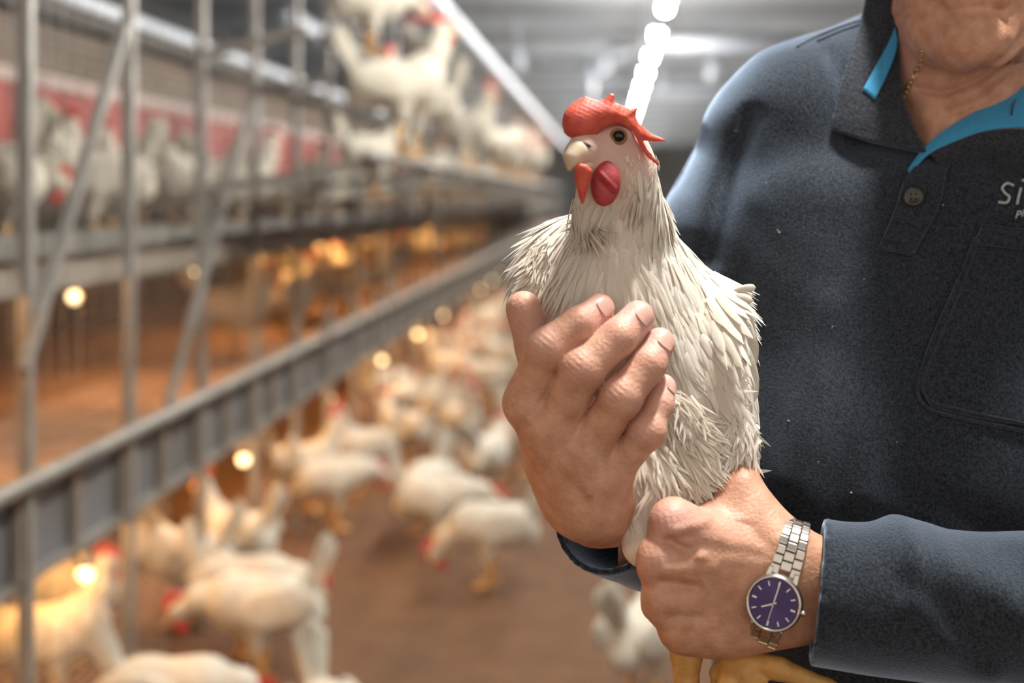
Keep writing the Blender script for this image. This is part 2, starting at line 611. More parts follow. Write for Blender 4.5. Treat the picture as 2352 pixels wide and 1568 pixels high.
# nest row
av('nest_box', MB().box((-2.52, 20, 1.66), (0.56, 42, 0.90)), 'nest_wood', bevel=0.006)
av('nest_roof', MB().box((-2.50, 20, 2.125), (0.66, 42, 0.03)), 'nest_wood', bevel=0.004)
av('roof_edge_shade', MB().box((-2.16, 20, 2.115), (0.03, 42, 0.07)), 'edge_shade')  # dark strip stands in for the shadow line along the nest roof edge
av('water_pipe', MB().tube([(-2.2, -1, 2.185), (-2.2, YF, 2.185)], 0.034, 10), 'white_steel', smooth=True)
av('nest_bar', MB().box((-2.215, 20, 1.83), (0.04, 42, 0.05)), 'nest_bar', bevel=0.006)
cu_me = []
for v in range(3):
    nu, nv = 16, 8
    r2 = np.random.RandomState(v)
    V = []
    for i in range(nu):
        for j in range(nv):
            u = i / (nu - 1); t = j / (nv - 1)
            V.append((0.012 * math.sin(u * 19 + v) * t + 0.006 * r2.randn() * t, (u - 0.5) * 0.46, -t * 0.40 + 0.012 * math.sin(u * 8 + v) * t))
    ii = (np.arange(nu - 1)[:, None] * nv + np.arange(nv - 1)[None]).ravel()
    cu_me.append(mesh_np('red_curtain', V, np.stack([ii, ii + nv, ii + nv + 1, ii + 1], 1), M['curtain']))
for k in range(44):
    av_share('red_curtain', cu_me[k % 3], (-2.205, 1.5 + 0.5 * k, 1.805))
# back of the lower tiers
av('back_panel', MB().box((-2.76, 20, 0.62), (0.02, 42, 1.14)), 'nest_wood')
# roosting pipes in front of the upper tier with their brackets and braces
av('perch', MB().tube([(-0.74, 4.35, 1.505), (-0.74, 22, 1.505)], 0.02, 10), 'galv', smooth=True)
av('upper_perch', MB().tube([(-0.98, 4.9, 1.93), (-0.98, 22, 1.93)], 0.02, 10), 'galv', smooth=True)
for k in range(2, 26, 2):
    y = 3.17 + 0.68 * k
    if y > 22: break
    av('bracket', MB().bar((AX, y, 1.40), (-0.72, y, 1.485), 0.03, 0.03), 'galv')
    av('bracket', MB().bar((AX, y, 1.83), (-0.96, y, 1.91), 0.03, 0.03), 'galv')
av('landing', MB().box((-1.07, 13.6, 1.36), (0.44, 17.6, 0.02)), 'nest_wood')
for a, b in (((-1.27, 3.73, 1.83), (-1.27, 3.08, 1.0)), ((-1.27, 5.0, 1.68), (-1.27, 4.1, 0.78)), ((-0.76, 5.9, 1.44), (-0.84, 7.0, 1.02)),
             ((-1.27, 9.1, 1.68), (-1.27, 8.2, 0.78))):
    av('brace', MB().bar(a, b, 0.024, 0.024), 'galv')
# wire mesh in the front plane
mw = MB()
for i in range(44):
    z = 0.80 + 0.025 * i
    mw.box((AX - 0.004, 3.4, z), (0.002, 4.2, 0.0015))
for i in range(43):
    y = 1.3 + 0.1 * i
    mw.box((AX - 0.004, y, 1.37), (0.002, 0.0022, 1.14))
av('wire_mesh', mw, 'galv', kind='stuff')
mw = MB()
for i in range(19):
    mw.box((AX - 0.004, 2.75, 0.04 + 0.025 * i), (0.002, 2.9, 0.0022))
for i in range(30):
    mw.box((AX - 0.004, 1.3 + 0.1 * i, 0.265), (0.002, 0.0022, 0.46))
av('lower_wire_mesh', mw, 'galv', kind='stuff')

# small warm bulbs below the tiers
bulb_me = None
def bulb(x, y, z, drop, label, group):
    global bulb_me
    o = empty('warm_bulb', (x, y, z))
    if bulb_me is None:
        bulb_me = (MB().ball((0, 0, 0), 0.02, 12, 8).mesh('bulb_glass', M['bulb'], True),
                   MB().lathe([(0.0, 0.05), (0.014, 0.05), (0.016, 0.018), (0.0, 0.016)], 12).mesh('socket', M['galv'], True))
    link('bulb_glass', bulb_me[0], o)
    link('socket', bulb_me[1], o)
    MB().tube([(0, 0, 0.05), (0, 0, drop)], 0.003, 5).build('cable', M['galv_dusty'], o)
    tag(o, label, 'bulb', group)


strip_me = MB().tube([(0, -0.5, 0), (0, 0.5, 0)], 0.014, 8).mesh('fill_strip_tube', M['warm_fill_tube'], True)
dim_me = MB().tube([(0, -0.5, 0), (0, 0.5, 0)], 0.014, 8).mesh('fill_strip_tube', M['warm_dim'], True)
clip_me = MB().box((0, 0, 0.022), (0.03, 1.06, 0.012)).mesh('strip_holder', M['galv_dusty'])
def strip(x, y, z, drop, label, group, me=None):  # added tubes, tucked out of view, to warm the litter and the hens
    o = empty('added_fill_strip', (x, y, z))
    link('fill_strip_tube', me or strip_me, o); link('strip_holder', clip_me, o)
    for e in (-0.4, 0.4):
        MB().tube([(0, e, 0.03), (0, e, drop)], 0.004, 5).build('hanger', M['galv_dusty'], o)
    tag(o, label, 'lamp', group)
for k in range(10):
    strip(-1.52, 0.6 + 1.5 * k, 0.56, 0.16, 'added warm fill strip slung below the lowest deck, out of direct view', 'added fill strips below the lowest deck')
for k in range(8):
    strip(-1.6, 1.2 + 1.8 * k, 1.132, 0.04, 'added warm orange fill strip slung below the upper deck', 'added fill strips below the upper deck', dim_me)
for k in range(-2, 10):
    bulb(-1.36, 3.69 + 1.6 * k, 0.40, 0.104, {0: 'warm bulb under the lowest tier, nearest of those in view', 1: 'warm bulb under the lowest tier, second nearest in view',
         2: 'warm bulb under the lowest tier, third nearest in view', 3: 'warm bulb under the lowest tier, fourth nearest in view'}.get(
        k, 'far warm bulb under the lowest tier among the flock' if k > 0 else 'warm bulb under the lowest tier beside the camera'), 'bulbs under the lowest tier')
for k in range(-1, 3):
    bulb(-1.75, 3.3 + 1.35 * k, 1.05, 0.12, ('warm bulb under the upper deck beside the camera', 'warm bulb under the upper deck beside the first post', 'warm bulb under the upper deck, second nearest in view', 'warm bulb under the upper deck, farthest of the three')[k + 1], 'bulbs under the upper deck')


# ------------------------------------------------------------------ flock
def build_hen_kind(neck, head, hdir, tail_up=0.14, h=0.0055, squat=0.0):
    """meshes of one standing hen facing +X, feet at the origin; neck: base, mid; head: centre; hdir: beak direction"""
    nb, nm = A3(neck[0]), A3(neck[1]); hc = A3(head); hd = unit(hdir)
    R = np.array(Euler((0, 0.18, 0)).to_matrix())
    def f(P):
        d = ell(P, (-0.01, 0, 0.215), (0.135, 0.072, 0.078), R)
        d = smin(d, ell(P, (0.065, 0, 0.225), (0.075, 0.066, 0.075)), 0.03)
        d = smin(d, chain(P, [nb, nm, hc], [0.058, 0.036, 0.024], 0.02), 0.035)
        d = smin(d, ell(P, hc + hd * 0.006, (0.03, 0.022, 0.026)), 0.012)
        for s in (-1, 1):
            d = smin(d, ell(P, (-0.045, s * 0.066, 0.225), (0.105, 0.018, 0.055), R), 0.012)
            d = smin(d, rc(P, (0.005, s * 0.038, 0.18), (0.02, s * 0.04, 0.10), 0.04, 0.015), 0.02)
        d = smin(d, ell(P, (-0.10, 0, 0.19), (0.06, 0.05, 0.05)), 0.03)
        return d
    Vb, Fb = surf(f, (-0.25, -0.11, 0.06), (0.30, 0.11, 0.46), h)
    out = {'body': mesh_np('body', Vb, Fb, M['hen'])}
    # tail: an upright fan of overlapping feather blades
    tb = MB()
    for k in range(9):
        a = (k - 4) / 4
        ang = math.radians(52) + tail_up * 2 - abs(a) * 0.16
        L_ = 0.17 - 0.03 * abs(a)
        b0 = A3((-0.115, a * 0.016, 0.245)); dr = A3((-math.cos(ang), a * 0.16, math.sin(ang)))
        for s0, s1, w0, w1 in ((0, 0.5, 0.012, 0.019), (0.5, 0.9, 0.019, 0.016), (0.9, 1.0, 0.016, 0.005)):
            p = b0 + dr * L_ * s0; q = b0 + dr * L_ * s1
            u = unit(np.cross(dr, (0, 1, 0)))
            V = [p - u * w0, p + u * w0, q + u * w1, q - u * w1]
            o2 = A3((0, 0.002, 0))
            tb.add([v - o2 for v in V] + [v + o2 for v in V], [(0, 1, 2, 3), (7, 6, 5, 4), (0, 4, 5, 1), (1, 5, 6, 2), (2, 6, 7, 3), (3, 7, 4, 0)])
    out['tail'] = tb.mesh('tail', M['hen'])
    up = A3((0, 0, 1)); up = unit(up - hd * np.dot(up, hd)); sd = np.cross(up, hd)
    cb = MB()
    prof = [(0.036, 0.006, 0.0), (0.03, 0.02, 1), (0.02, 0.034, 1), (0.012, 0.024, 0), (0.002, 0.042, 1), (-0.006, 0.028, 0), (-0.018, 0.040, 1), (-0.024, 0.024, 0),
            (-0.036, 0.030, 1), (-0.034, 0.012, 0), (-0.02, 0.014, 0), (0.015, 0.012, 0)]
    n = len(prof)
    V = [hc + hd * x + up * (z * 1.4 + 0.004) + sd * s for s in (-0.007, 0.007) for x, z, _ in prof]
    cb.add(V, [tuple(range(n - 1, -1, -1)), tuple(range(n, 2 * n))] + [(i, (i + 1) % n, n + (i + 1) % n, n + i) for i in range(n)])
    out['comb'] = cb.mesh('comb', M['red'])
    Rm = np.stack([hd, sd, up], 1)
    for s in (-1, 1):
        out['wattle', s] = MB().ball(hc + hd * 0.026 - up * 0.032 + sd * s * 0.010, (0.013, 0.007, 0.023), 10, 8, Rm).mesh('wattle', M['red'], True)
        out['eye', s] = MB().ball(hc + hd * 0.012 + sd * s * 0.0215 + up * 0.004, 0.004, 8, 6).mesh('eye', M['eye'], True)
        lg = MB().tube([(0.02, s * 0.04, 0.11), (0.005, s * 0.042, 0.07), (0.012, s * 0.042, 0.012)], [0.010, 0.008, 0.008], 8)
        for a, L_ in ((0, 0.062), (0.55, 0.05), (-0.55, 0.05), (PI, 0.028)):
            c0 = A3((0.012, s * 0.042, 0.010))
            lg.tube([c0, c0 + A3((math.cos(a) * L_ * 0.6, math.sin(a) * L_ * 0.6, 0.0)), c0 + A3((math.cos(a) * L_, math.sin(a) * L_, -0.005))], [0.007, 0.006, 0.003], 6)
        out['leg', s] = lg.mesh('leg', M['leg'], True)
    out['beak'] = MB().tube([hc + hd * 0.026, hc + hd * 0.042 - up * 0.001, hc + hd * 0.056 - up * 0.007], [0.0125, 0.008, 0.001], 10).mesh('beak', M['beak'], True)
    return out


KINDS = {
    'alert': build_hen_kind([(0.085, 0, 0.255), (0.125, 0, 0.325)], (0.135, 0, 0.39), (1, 0, -0.1)),
    'turned': build_hen_kind([(0.08, 0, 0.255), (0.11, 0.01, 0.325)], (0.115, 0.015, 0.385), (0.35, 0.95, -0.15), 0.16),
    'low': build_hen_kind([(0.11, 0, 0.235), (0.175, 0, 0.235)], (0.225, 0, 0.205), (0.75, 0, -0.65), 0.18),
    'peck': build_hen_kind([(0.11, 0, 0.215), (0.17, 0, 0.165)], (0.205, 0, 0.115), (0.5, 0, -0.86), 0.18),
    'crouch': build_hen_kind([(0.08, 0, 0.25), (0.12, 0.0, 0.29)], (0.145, 0, 0.335), (0.9, -0.4, -0.1), 0.06),
}


POSE = {'alert': 'standing tall', 'turned': 'looking over its side', 'low': 'bending low', 'peck': 'pecking at the litter', 'crouch': 'crouching'}


def hen(kind, x, y, z, heading, label, group=None, scale=1.0):
    o = empty('hen', (x, y, z), math.radians(heading))
    o.scale = (scale,) * 3
    for k, me in KINDS[kind].items():
        link(k if isinstance(k, str) else k[0], me, o)
    return tag(o, label, 'hen', group)


def floor_hen(kind, px, py, heading, label, group=None, scale=1.0):
    Y = H * FPX / (py - VY)
    return hen(kind, (px - VX) / FPX * Y, Y, 0.0, heading, label, group, scale)


floor_hen('low', 610, 1572, 184, 'white hen stooping by the front post, grey body and tail raised right', scale=1.05)
floor_hen('low', 555, 1500, -4, 'white hen bending to the right just behind the stooping one')
floor_hen('alert', 425, 1432, 176, 'white hen lit yellow, standing tall inside the racking front')
floor_hen('turned', 540, 1370, 160, 'white hen with raised red comb standing behind the yellow lit hen')
floor_hen('peck', 1135, 1345, 176, 'white hen pecking alone on open brown litter with yellow legs')
floor_hen('low', 1000, 1268, 5, 'white hen bowing to the right behind the pecking hen')
floor_hen('low', 985, 1222, 255, 'white hen seen from behind with upright tail, between bowing hen and the cluster')
floor_hen('crouch', 1120, 1150, 70, 'round plump hen facing away beside the hand of the man')
floor_hen('low', 385, 1800, -4, 'nearest hen at the bottom edge of the picture, red comb right of its raised tail')
floor_hen('low', 762, 1885, -62, 'hen at the bottom edge facing the camera with tail feathers straight up')
floor_hen('alert', 1475, 1640, 62, 'white hen with red comb standing behind the lower fist of the man')
floor_hen('alert', 700, 1175, 20, 'hen with bright red comb standing at the foot of the racking')
floor_hen('turned', 835, 1130, 200, 'hen glowing cream beside the red combed one at the racking foot')
floor_hen('low', 760, 1215, 30, 'hen at the edge of the racking standing before the glowing one')
floor_hen('alert', 180, 1520, 200, 'hen under the lowest tier behind the wire at left')
floor_hen('alert', 120, 1640, 20, 'hen close behind the lower wire mesh at the left edge')
floor_hen('crouch', 930, 1075, 150, 'cream hen in front of the floor flock, facing left')
floor_hen('alert', 1060, 1060, -60, 'hen with dark red comb facing the camera in the floor flock')
taken = [(o.location.x, o.location.y) for o in bpy.data.objects if o.get('category') == 'hen']
n = 0
while n < 44:
    y = rnd.uniform(6.8, 17.0)
    x = rnd.uniform(-1.25, 0.05) if n % 4 else rnd.uniform(-2.4, -1.35)
    if any((x - a) ** 2 + (y - b) ** 2 < 0.15 for a, b in taken): continue
    taken.append((x, y)); n += 1
    kd = rnd.choice(['alert', 'alert', 'low', 'turned', 'crouch', 'peck'])
    hen(kd, x, y, 0, rnd.uniform(0, 360), 'white hen %s %s' % (POSE[kd], 'on the floor beneath the lowest tier' if x < -1.3 else
        'in the near half of the aisle flock' if y < 10 else 'far down the aisle in the flock'), 'flock on the aisle floor')
# hens on the second tier along the red nest curtains
taken = []
n = 0
for x, y, hd, kd in ((-1.62, 2.9, 10, 'alert'), (-1.75, 3.35, 190, 'alert'), (-1.62, 3.75, 150, 'alert'), (-1.85, 4.1, 30, 'low'), (-1.6, 4.45, 200, 'alert'),
                     (-1.72, 4.85, 160, 'alert'), (-1.55, 5.3, 210, 'turned'), (-1.85, 5.6, 170, 'alert'), (-1.6, 6.1, 20, 'alert')):
    taken.append((x, y))
    nth = ('nearest', 'second', 'third', 'fourth', 'fifth', 'sixth', 'seventh', 'eighth', 'ninth')[len(taken) - 1]
    hen(kd, x, y, 1.2, hd, 'white hen before the red nest curtains, %s from the near end of its row' % nth, 'row of hens on the upper deck', 1.08)
while n < 20:
    y = rnd.uniform(6.4, 17); x = rnd.uniform(-2.0, -1.42)
    if any((x - a) ** 2 + (y - b) ** 2 < 0.09 for a, b in taken): continue
    taken.append((x, y)); n += 1
    kd = rnd.choice(['alert', 'alert', 'turned', 'crouch'])
    hen(kd, x, y, 1.2, rnd.choice([-60, -30, 0, 30, 90, 160, 200]) + rnd.uniform(-25, 25),
        'white hen %s %s the upper deck' % (POSE[kd], 'midway along' if y < 11 else 'at the far end of'), 'far hens on the upper deck')
# hens on the first tier
taken = []
n = 0
for x, y, hd in ((-1.52, 5.75, 20), (-1.45, 6.5, 60), (-1.55, 7.1, 100), (-1.45, 7.7, -20), (-1.5, 8.3, 200), (-1.45, 9.0, 80)):
    taken.append((x, y))
    hen('crouch', x, y, 0.725, hd, 'white hen crouching between the decks, %s from the near end' % ('first', 'second', 'third', 'fourth', 'fifth', 'sixth')[len(taken) - 1], 'hens between the decks')
while n < 16:
    y = rnd.uniform(7.2, 17); x = rnd.uniform(-2.2, -1.42)
    if any((x - a) ** 2 + (y - b) ** 2 < 0.09 for a, b in taken): continue
    taken.append((x, y)); n += 1
    kd = rnd.choice(['low', 'crouch', 'crouch'])
    hen(kd, x, y, 0.725, rnd.uniform(0, 360), 'white hen %s %s between the two decks' % (POSE[kd], 'midway' if y < 11 else 'far off'), 'hens between the decks')
# hens roosting on the pipes in front
hen('alert', -0.74, 4.95, 1.522, 12, 'large hen roosting at the near end of the perch pipe, bright breast', None, 1.12)
hen('turned', -0.74, 5.55, 1.522, 190, 'hen on the perch pipe close behind the large bright one')
hen('low', -0.98, 5.75, 1.947, 25, 'hen on the highest pipe with tail and neck raised in a V')
hen('alert', -0.74, 7.3, 1.522, -20, 'hen on the perch pipe two birds behind the large one')
hen('low', -0.74, 9.3, 1.522, 30, 'hen with raised tail on the far half of the perch pipe')
hen('crouch', -0.98, 7.6, 1.947, 140, 'hen on the highest pipe, second from its near end')
for y, z, x in ((10.4, 1.522, -0.74), (11.6, 1.522, -0.74), (12.8, 1.522, -0.74), (14.2, 1.522, -0.74), (8.4, 1.37, -1.08), (9.9, 1.37, -1.1), (11.3, 1.37, -1.05), (6.6, 1.37, -1.1)):
    kd = rnd.choice(['alert', 'turned', 'crouch'])
    hen(kd, x, y, z, rnd.uniform(-60, 60), 'small far hen %s on the %s, %s from its near end' % (POSE[kd], 'perch pipe' if z > 1.4 else 'landing board',
        {10.4: 'fourth', 11.6: 'fifth', 12.8: 'sixth', 14.2: 'seventh', 8.4: 'second', 9.9: 'third', 11.3: 'fourth', 6.6: 'first'}[y]), 'far roosting hens')

# ------------------------------------------------------------------ the man
M['skin'] = mat('skin', (0.47, 0.232, 0.142), 0.5, (0.66, 0.375, 0.255), 75, 6, 0.9, 380, sss=0.12, sss_r=(0.012, 0.004, 0.002),
                tint=(0.66, 0.37, 0.31), bdist=0.0008, lo=0.3, hi=0.7)
M['nail'] = mat('fingernail', (0.66, 0.40, 0.34), 0.28, sss=0.1)
M['fleece'] = mat('charcoal_fleece', (0.006, 0.0072, 0.0095), 0.95, (0.037, 0.0435, 0.056), 560, 2, 0.5, 700, sheen=1.0, sheen_col=(0.55, 0.73, 1.0), bdist=0.0015,
                  spec=0.15, sheen_r=0.45, lo=0.34, hi=0.66)
M['fleece_edge'] = mat('charcoal_knit', (0.020, 0.023, 0.029), 0.95, (0.046, 0.051, 0.062), 480, 2, 0.6, 420, sheen=0.5, sheen_col=(0.6, 0.74, 1.0), bdist=0.002, spec=0.15)
M['cyan'] = mat('cyan_lining', (0.03, 0.27, 0.52), 0.8, (0.045, 0.33, 0.60), 700, 2, 0.3, 600, sheen=0.3)
M['thread'] = mat('grey_thread', (0.50, 0.52, 0.54), 0.7, (0.38, 0.40, 0.42), 900, 2, 0.4, 900)
M['horn'] = mat('dark_horn_button', (0.016, 0.014, 0.012), 0.25, (0.05, 0.042, 0.03), 160)
M['gold'] = mat('gold_chain', (0.85, 0.66, 0.36), 0.3, metal=1.0)
M['steel'] = mat('brushed_steel', (0.60, 0.57, 0.53), 0.27, metal=1.0)
M['hair_m'] = mat('grey_hair', (0.20, 0.17, 0.14), 0.6, (0.34, 0.31, 0.28), 60, stretch=(1, 1, 6), bump=0.5, bscale=120)
M['trouser'] = mat('dark_trousers', (0.014, 0.015, 0.018), 0.9, (0.024, 0.025, 0.03), 300)
M['shoe'] = mat('black_work_shoe', (0.015, 0.014, 0.013), 0.5)

# ---- head, neck and upper chest
HC = A3((0.305, 1.185, 1.592))
ya = math.radians(14)
HR = np.array([[math.cos(ya), math.sin(ya), 0], [-math.sin(ya), math.cos(ya), 0], [0, 0, 1]])   # columns: right, back, up


def mir(f, P):
    Q = P.copy(); Q[:, 0] = np.abs(Q[:, 0])
    return f(Q)


FOLDS = [([(2352, 118), (2270, 178), (2200, 205), (2150, 190)], 0.0032, 0.0035), ([(2352, 62), (2285, 138), (2232, 168)], 0.0028, 0.003),
         ([(2352, 172), (2290, 222), (2215, 250)], 0.0026, 0.004), ([(2095, 205), (2112, 270), (2135, 320)], 0.0012, 0.004),
         ([(2100, 40), (2160, 46), (2200, 92)], 0.0012, 0.004), ([(2075, 20), (2110, 12), (2150, 22)], 0.0012, 0.003),
         ([(2262, 30), (2300, 84), (2285, 120)], 0.0012, 0.003), ([(2130, 230), (2160, 300)], 0.0008, 0.004)]


def head_f(P):
    q = ((P - HC.astype(np.float32)) @ HR.astype(np.float32)) / np.float32(0.95)
    d = ell(q, (0, 0.022, 0.045), (0.076, 0.096, 0.086))
    d = smin(d, ell(q, (0, -0.022, -0.025), (0.063, 0.075, 0.092)), 0.03)
    d = smin(d, mir(lambda Q: rc(Q, (0.048, 0.012, -0.066), (0.014, -0.074, -0.098), 0.021, 0.022), q), 0.022)
    d = smin(d, ell(q, (0, -0.086, -0.096), (0.026, 0.02, 0.022)), 0.014)
    d = smin(d, mir(lambda Q: ell(Q, (0.038, -0.042, -0.072), (0.020, 0.03, 0.032)), q), 0.018)
    d = smin(d, rc(q, (0, -0.09, 0.034), (0, -0.112, -0.014), 0.008, 0.0145), 0.010)
    d = smin(d, mir(lambda Q: ell(Q, (0.014, -0.100, -0.018), (0.009, 0.012, 0.009)), q), 0.006)
    d = smin(d, mir(lambda Q: rc(Q, (0.006, -0.093, 0.042), (0.042, -0.080, 0.045), 0.009, 0.009), q), 0.010)
    d = smax(d, -mir(lambda Q: ell(Q, (0.031, -0.094, 0.024), (0.016, 0.010, 0.0075)), q), 0.008)
    d = smin(d, rc(q, (-0.021, -0.090, -0.050), (0.021, -0.090, -0.050), 0.0065, 0.0065), 0.006)
    d = smin(d, rc(q, (-0.019, -0.089, -0.062), (0.019, -0.089, -0.062), 0.0075, 0.0075), 0.006)
    d = d + 0.002 * np.exp(-((q[:, 2] + 0.056) / 0.0022) ** 2) * (np.abs(q[:, 0]) < 0.026) * (q[:, 1] < -0.06)
    d = smin(d, mir(lambda Q: smax(ell(Q, (0.078, 0.012, 0.005), (0.012, 0.020, 0.032)), -ell(Q, (0.088, 0.006, 0.006), (0.007, 0.011, 0.02)), 0.004), q), 0.006)
    d = d * np.float32(0.95)
    # neck, tendons, upper chest
    d = smin(d, rc(P, (0.312, 1.255, 1.37), (0.302, 1.220, 1.53), 0.066, 0.062), 0.009)
    d = smin(d, rc(P, at(2095, 110, 1.215), at(2160, 320, 1.19), 0.010, 0.010), 0.02)
    d = smin(d, ell(P, (0.290, 1.300, 1.335), (0.16, 0.108, 0.115)), 0.03)
    d = smin(d, rc(P, (0.31, 1.285, 1.40), (0.17, 1.285, 1.41), 0.045, 0.04), 0.03)
    front = P[:, 1] < 1.25
    for pts, amp, wd in FOLDS:
        m = None
        for i in range(len(pts) - 1):
            e, _ = seg2(P, at(*pts[i], 1.13), at(*pts[i + 1], 1.13))
            m = e if m is None else np.minimum(m, e)
        d = d + 1.6 * amp * np.exp(-(m / wd) ** 2) * front
    return d


# ---- his right hand, spread over the breast of the hen
def fing(P, pts, rr, k=0.004):
    return chain(P, pts, rr, k)


def kn(P, c, r):
    return np.exp(-(((P - A3(c).astype(np.float32)) ** 2).sum(1)) / r ** 2)


H1 = {
    'index': ([at(1209, 925, .958), at(1254, 800, .943), at(1330, 744, .949), at(1376, 710, .961)], [.0150, .0130, .0120, .0107]),
    'middle': ([at(1270, 992, .955), at(1336, 850, .939), at(1420, 775, .947), at(1466, 727, .959)], [.0150, .0138, .0124, .0110]),
    'ring': ([at(1338, 1048, .957), at(1426, 912, .942), at(1488, 838, .950), at(1515, 788, .961)], [.0145, .0132, .0119, .0106]),
    'little': ([at(1400, 1092, .963), at(1486, 990, .951), at(1512, 930, .960), at(1523, 888, .968)], [.0125, .0114, .0100, .0088]),
}
TH1 = ([at(1300, 1080, .982), at(1248, 900, .982), at(1228, 795, .985), at(1202, 708, .988)], [.018, .0145, .0132, .0122])
W1 = [at(1325, 1130, .972), at(1370, 1152, .976)]


def bumps(P, d, c, ax, amp=0.0006, wl=0.0036, r=0.009):
    """skin creases across a joint: c on the back of the joint, ax along the finger"""
    s = (P - A3(c).astype(np.float32)) @ unit(ax).astype(np.float32)
    return d + amp * np.cos(s * (2 * PI / wl)) * kn(P, c, r)


def hand1_f(P):
    palm = None
    for i, (n_, (pts, rr)) in enumerate(H1.items()):
        wv = W1[0] * (1 - i / 3) + W1[1] * (i / 3)
        e = rc(P, pts[0], wv, 0.0135, 0.0195)
        palm = e if palm is None else smin(palm, e, 0.018)
    palm = smin(palm, ell(P, at(1300, 1010, .982), (.030, .015, .042)), 0.02)
    palm = smin(palm, rc(P, at(1350, 1140, .980), at(1430, 1238, 1.04), 0.0235, 0.028), 0.02)
    out = palm
    for n_, (pts, rr) in H1.items():
        e = fing(P, pts, rr)
        # broader joints, flatter back
        e = smin(e, ell(P, pts[1], (rr[1] * 1.08,) * 3), 0.004)
        out = np.minimum(out, smin(palm, e, 0.009))
    out = np.minimum(out, smin(palm, fing(P, *TH1), 0.014))
    for n_, (pts, rr) in H1.items():
        ax = pts[2] - pts[1]
        dz = unit((-0.25, -1, 0.45))
        out = bumps(P, out, pts[1] + dz * rr[1], unit(pts[2] - pts[0]), 0.00038, 0.0034, 0.008)
        out = bumps(P, out, pts[2] + dz * rr[2], unit(pts[3] - pts[1]), 0.00028, 0.0026, 0.006)
        out = out - 0.0018 * kn(P, pts[0] + A3((-0.002, -0.010, 0.004)), 0.010)
    for a in ((1285, 955), (1345, 1010), (1215, 960)):     # veins and tendons on the back of the hand
        e, _ = seg2(P, at(a[0], a[1], .95), at(1355, 1130, .95))
        out = out - 0.0007 * np.exp(-(e / 0.0028) ** 2) * (P[:, 1] < 0.965)
    return out


# ---- his left hand, a fist around the legs of the hen
H2 = {
    'index': ([at(1546, 1197, .966), at(1528, 1218, 1.006), at(1585, 1240, 1.030), at(1640, 1250, 1.028)], [.0140, .0118, .0105, .0095]),
    'middle': ([at(1516, 1287, .962), at(1502, 1302, 1.006), at(1565, 1318, 1.034), at(1630, 1322, 1.030)], [.0138, .0120, .0105, .0095]),
    'ring': ([at(1526, 1378, .966), at(1512, 1388, 1.006), at(1575, 1396, 1.033), at(1635, 1396, 1.030)], [.0130, .0115, .0102, .0092]),
    'little': ([at(1568, 1444, .974), at(1552, 1452, 1.006), at(1600, 1458, 1.028), at(1645, 1452, 1.026)], [.0120, .0102, .0090, .0082]),
}
TH2 = ([at(1778, 1245, .985), at(1702, 1125, 1.0), at(1690, 1050, 1.018), at(1668, 975, 1.04)], [.020, .0155, .0128, .0115])
W2 = [at(1806, 1292, .985), at(1806, 1402, .988)]


def hand2_f(P):
    palm = None
    for i, (n_, (pts, rr)) in enumerate(H2.items()):
        wv = W2[0] * (1 - i / 3) + W2[1] * (i / 3)
        e = rc(P, pts[0], wv, 0.0142, 0.0185)
        palm = e if palm is None else smin(palm, e, 0.020)
    palm = smin(palm, ell(P, at(1665, 1335, .988), (.035, .017, .036)), 0.02)
    palm = smin(palm, ell(P, at(1660, 1446, .985), (.034, .016, .0165)), 0.02)
    palm = smin(palm, ell(P, at(1655, 1192, .990), (.022, .010, .0135)), 0.014)
    fa = smin(rc(P, W2[0], at(2080, 1320, .982), 0.0190, 0.020), rc(P, W2[1], at(2080, 1402, .984), 0.0185, 0.020), 0.03)
    palm = smin(palm, fa, 0.02)
    out = palm
    for n_, (pts, rr) in H2.items():
        out = np.minimum(out, smin(palm, fing(P, pts, rr), 0.010))
    out = smin(out, fing(P, *TH2), 0.016)
    for n_, (pts, rr) in H2.items():
        out = out - 0.0020 * kn(P, pts[0] + A3((-0.004, -0.011, 0.004)), 0.009)
        out = bumps(P, out, pts[0] + A3((-0.002, -0.0135, 0.002)), (1, 0, 0.2), 0.00025, 0.0045, 0.010)
    for a, b, amp in (((1546, 1215), (1620, 1200), -0.0016), ((1530, 1300), (1640, 1300), -0.0018), ((1535, 1240), (1590, 1262), 0.0036), ((1520, 1332), (1600, 1348), 0.0030), ((1545, 1236), (1580, 1225), 0.0018), ((1560, 1240), (1610, 1275), -0.0022),
                      ((1540, 1412), (1615, 1420), 0.0020), ((1600, 1275), (1760, 1300), -0.0008), ((1560, 1215), (1760, 1265), -0.0007), ((1680, 1180), (1770, 1262), 0.0010)):
        e, _ = seg2(P, at(*a, .955), at(*b, .955))
        out = out + amp * np.exp(-(e / 0.0042) ** 2) * (P[:, 1] < 0.97)
    return out


def arms_f(P):
    d = rc(P, ARM_R[0], ARM_R[1], 0.05, 0.042)
    d = np.minimum(d, rc(P, ARM_R[1], at(1430, 1238, 1.04), 0.042, 0.026))
    d = np.minimum(d, rc(P, ARM_L[0], ARM_L[1], 0.05, 0.042))
    d = np.minimum(d, rc(P, ARM_L[1], at(2060, 1362, .983), 0.042, 0.030))
    d = np.minimum(d, rbox(P, (0.275, 1.265, 1.2), (0.16, 0.085, 0.22), 0.08))
    d = np.minimum(d, rc(P, (0.16, 1.26, 1.42), (0.39, 1.27, 1.42), 0.05, 0.05))
    return d


ARM_R = [at(1792, 362, 1.268), at(1655, 1250, 1.235), at(1392, 1186, 1.010)]
ARM_RM = at(1718, 560, 1.265)
ARM_L = [A3((0.430, 1.255, 1.425)), A3((0.480, 1.01, 1.068)), at(1885, 1362, 0.984)]

bV = []; bF = []; bT = []; off = 0
def add_piece(f, lo, hi, h, tint):
    global off
    V, F_ = surf(f, lo, hi, h)
    bV.append(V); bF.append(F_ + off); bT.append(tint(V.astype(np.float32))); off += len(V)


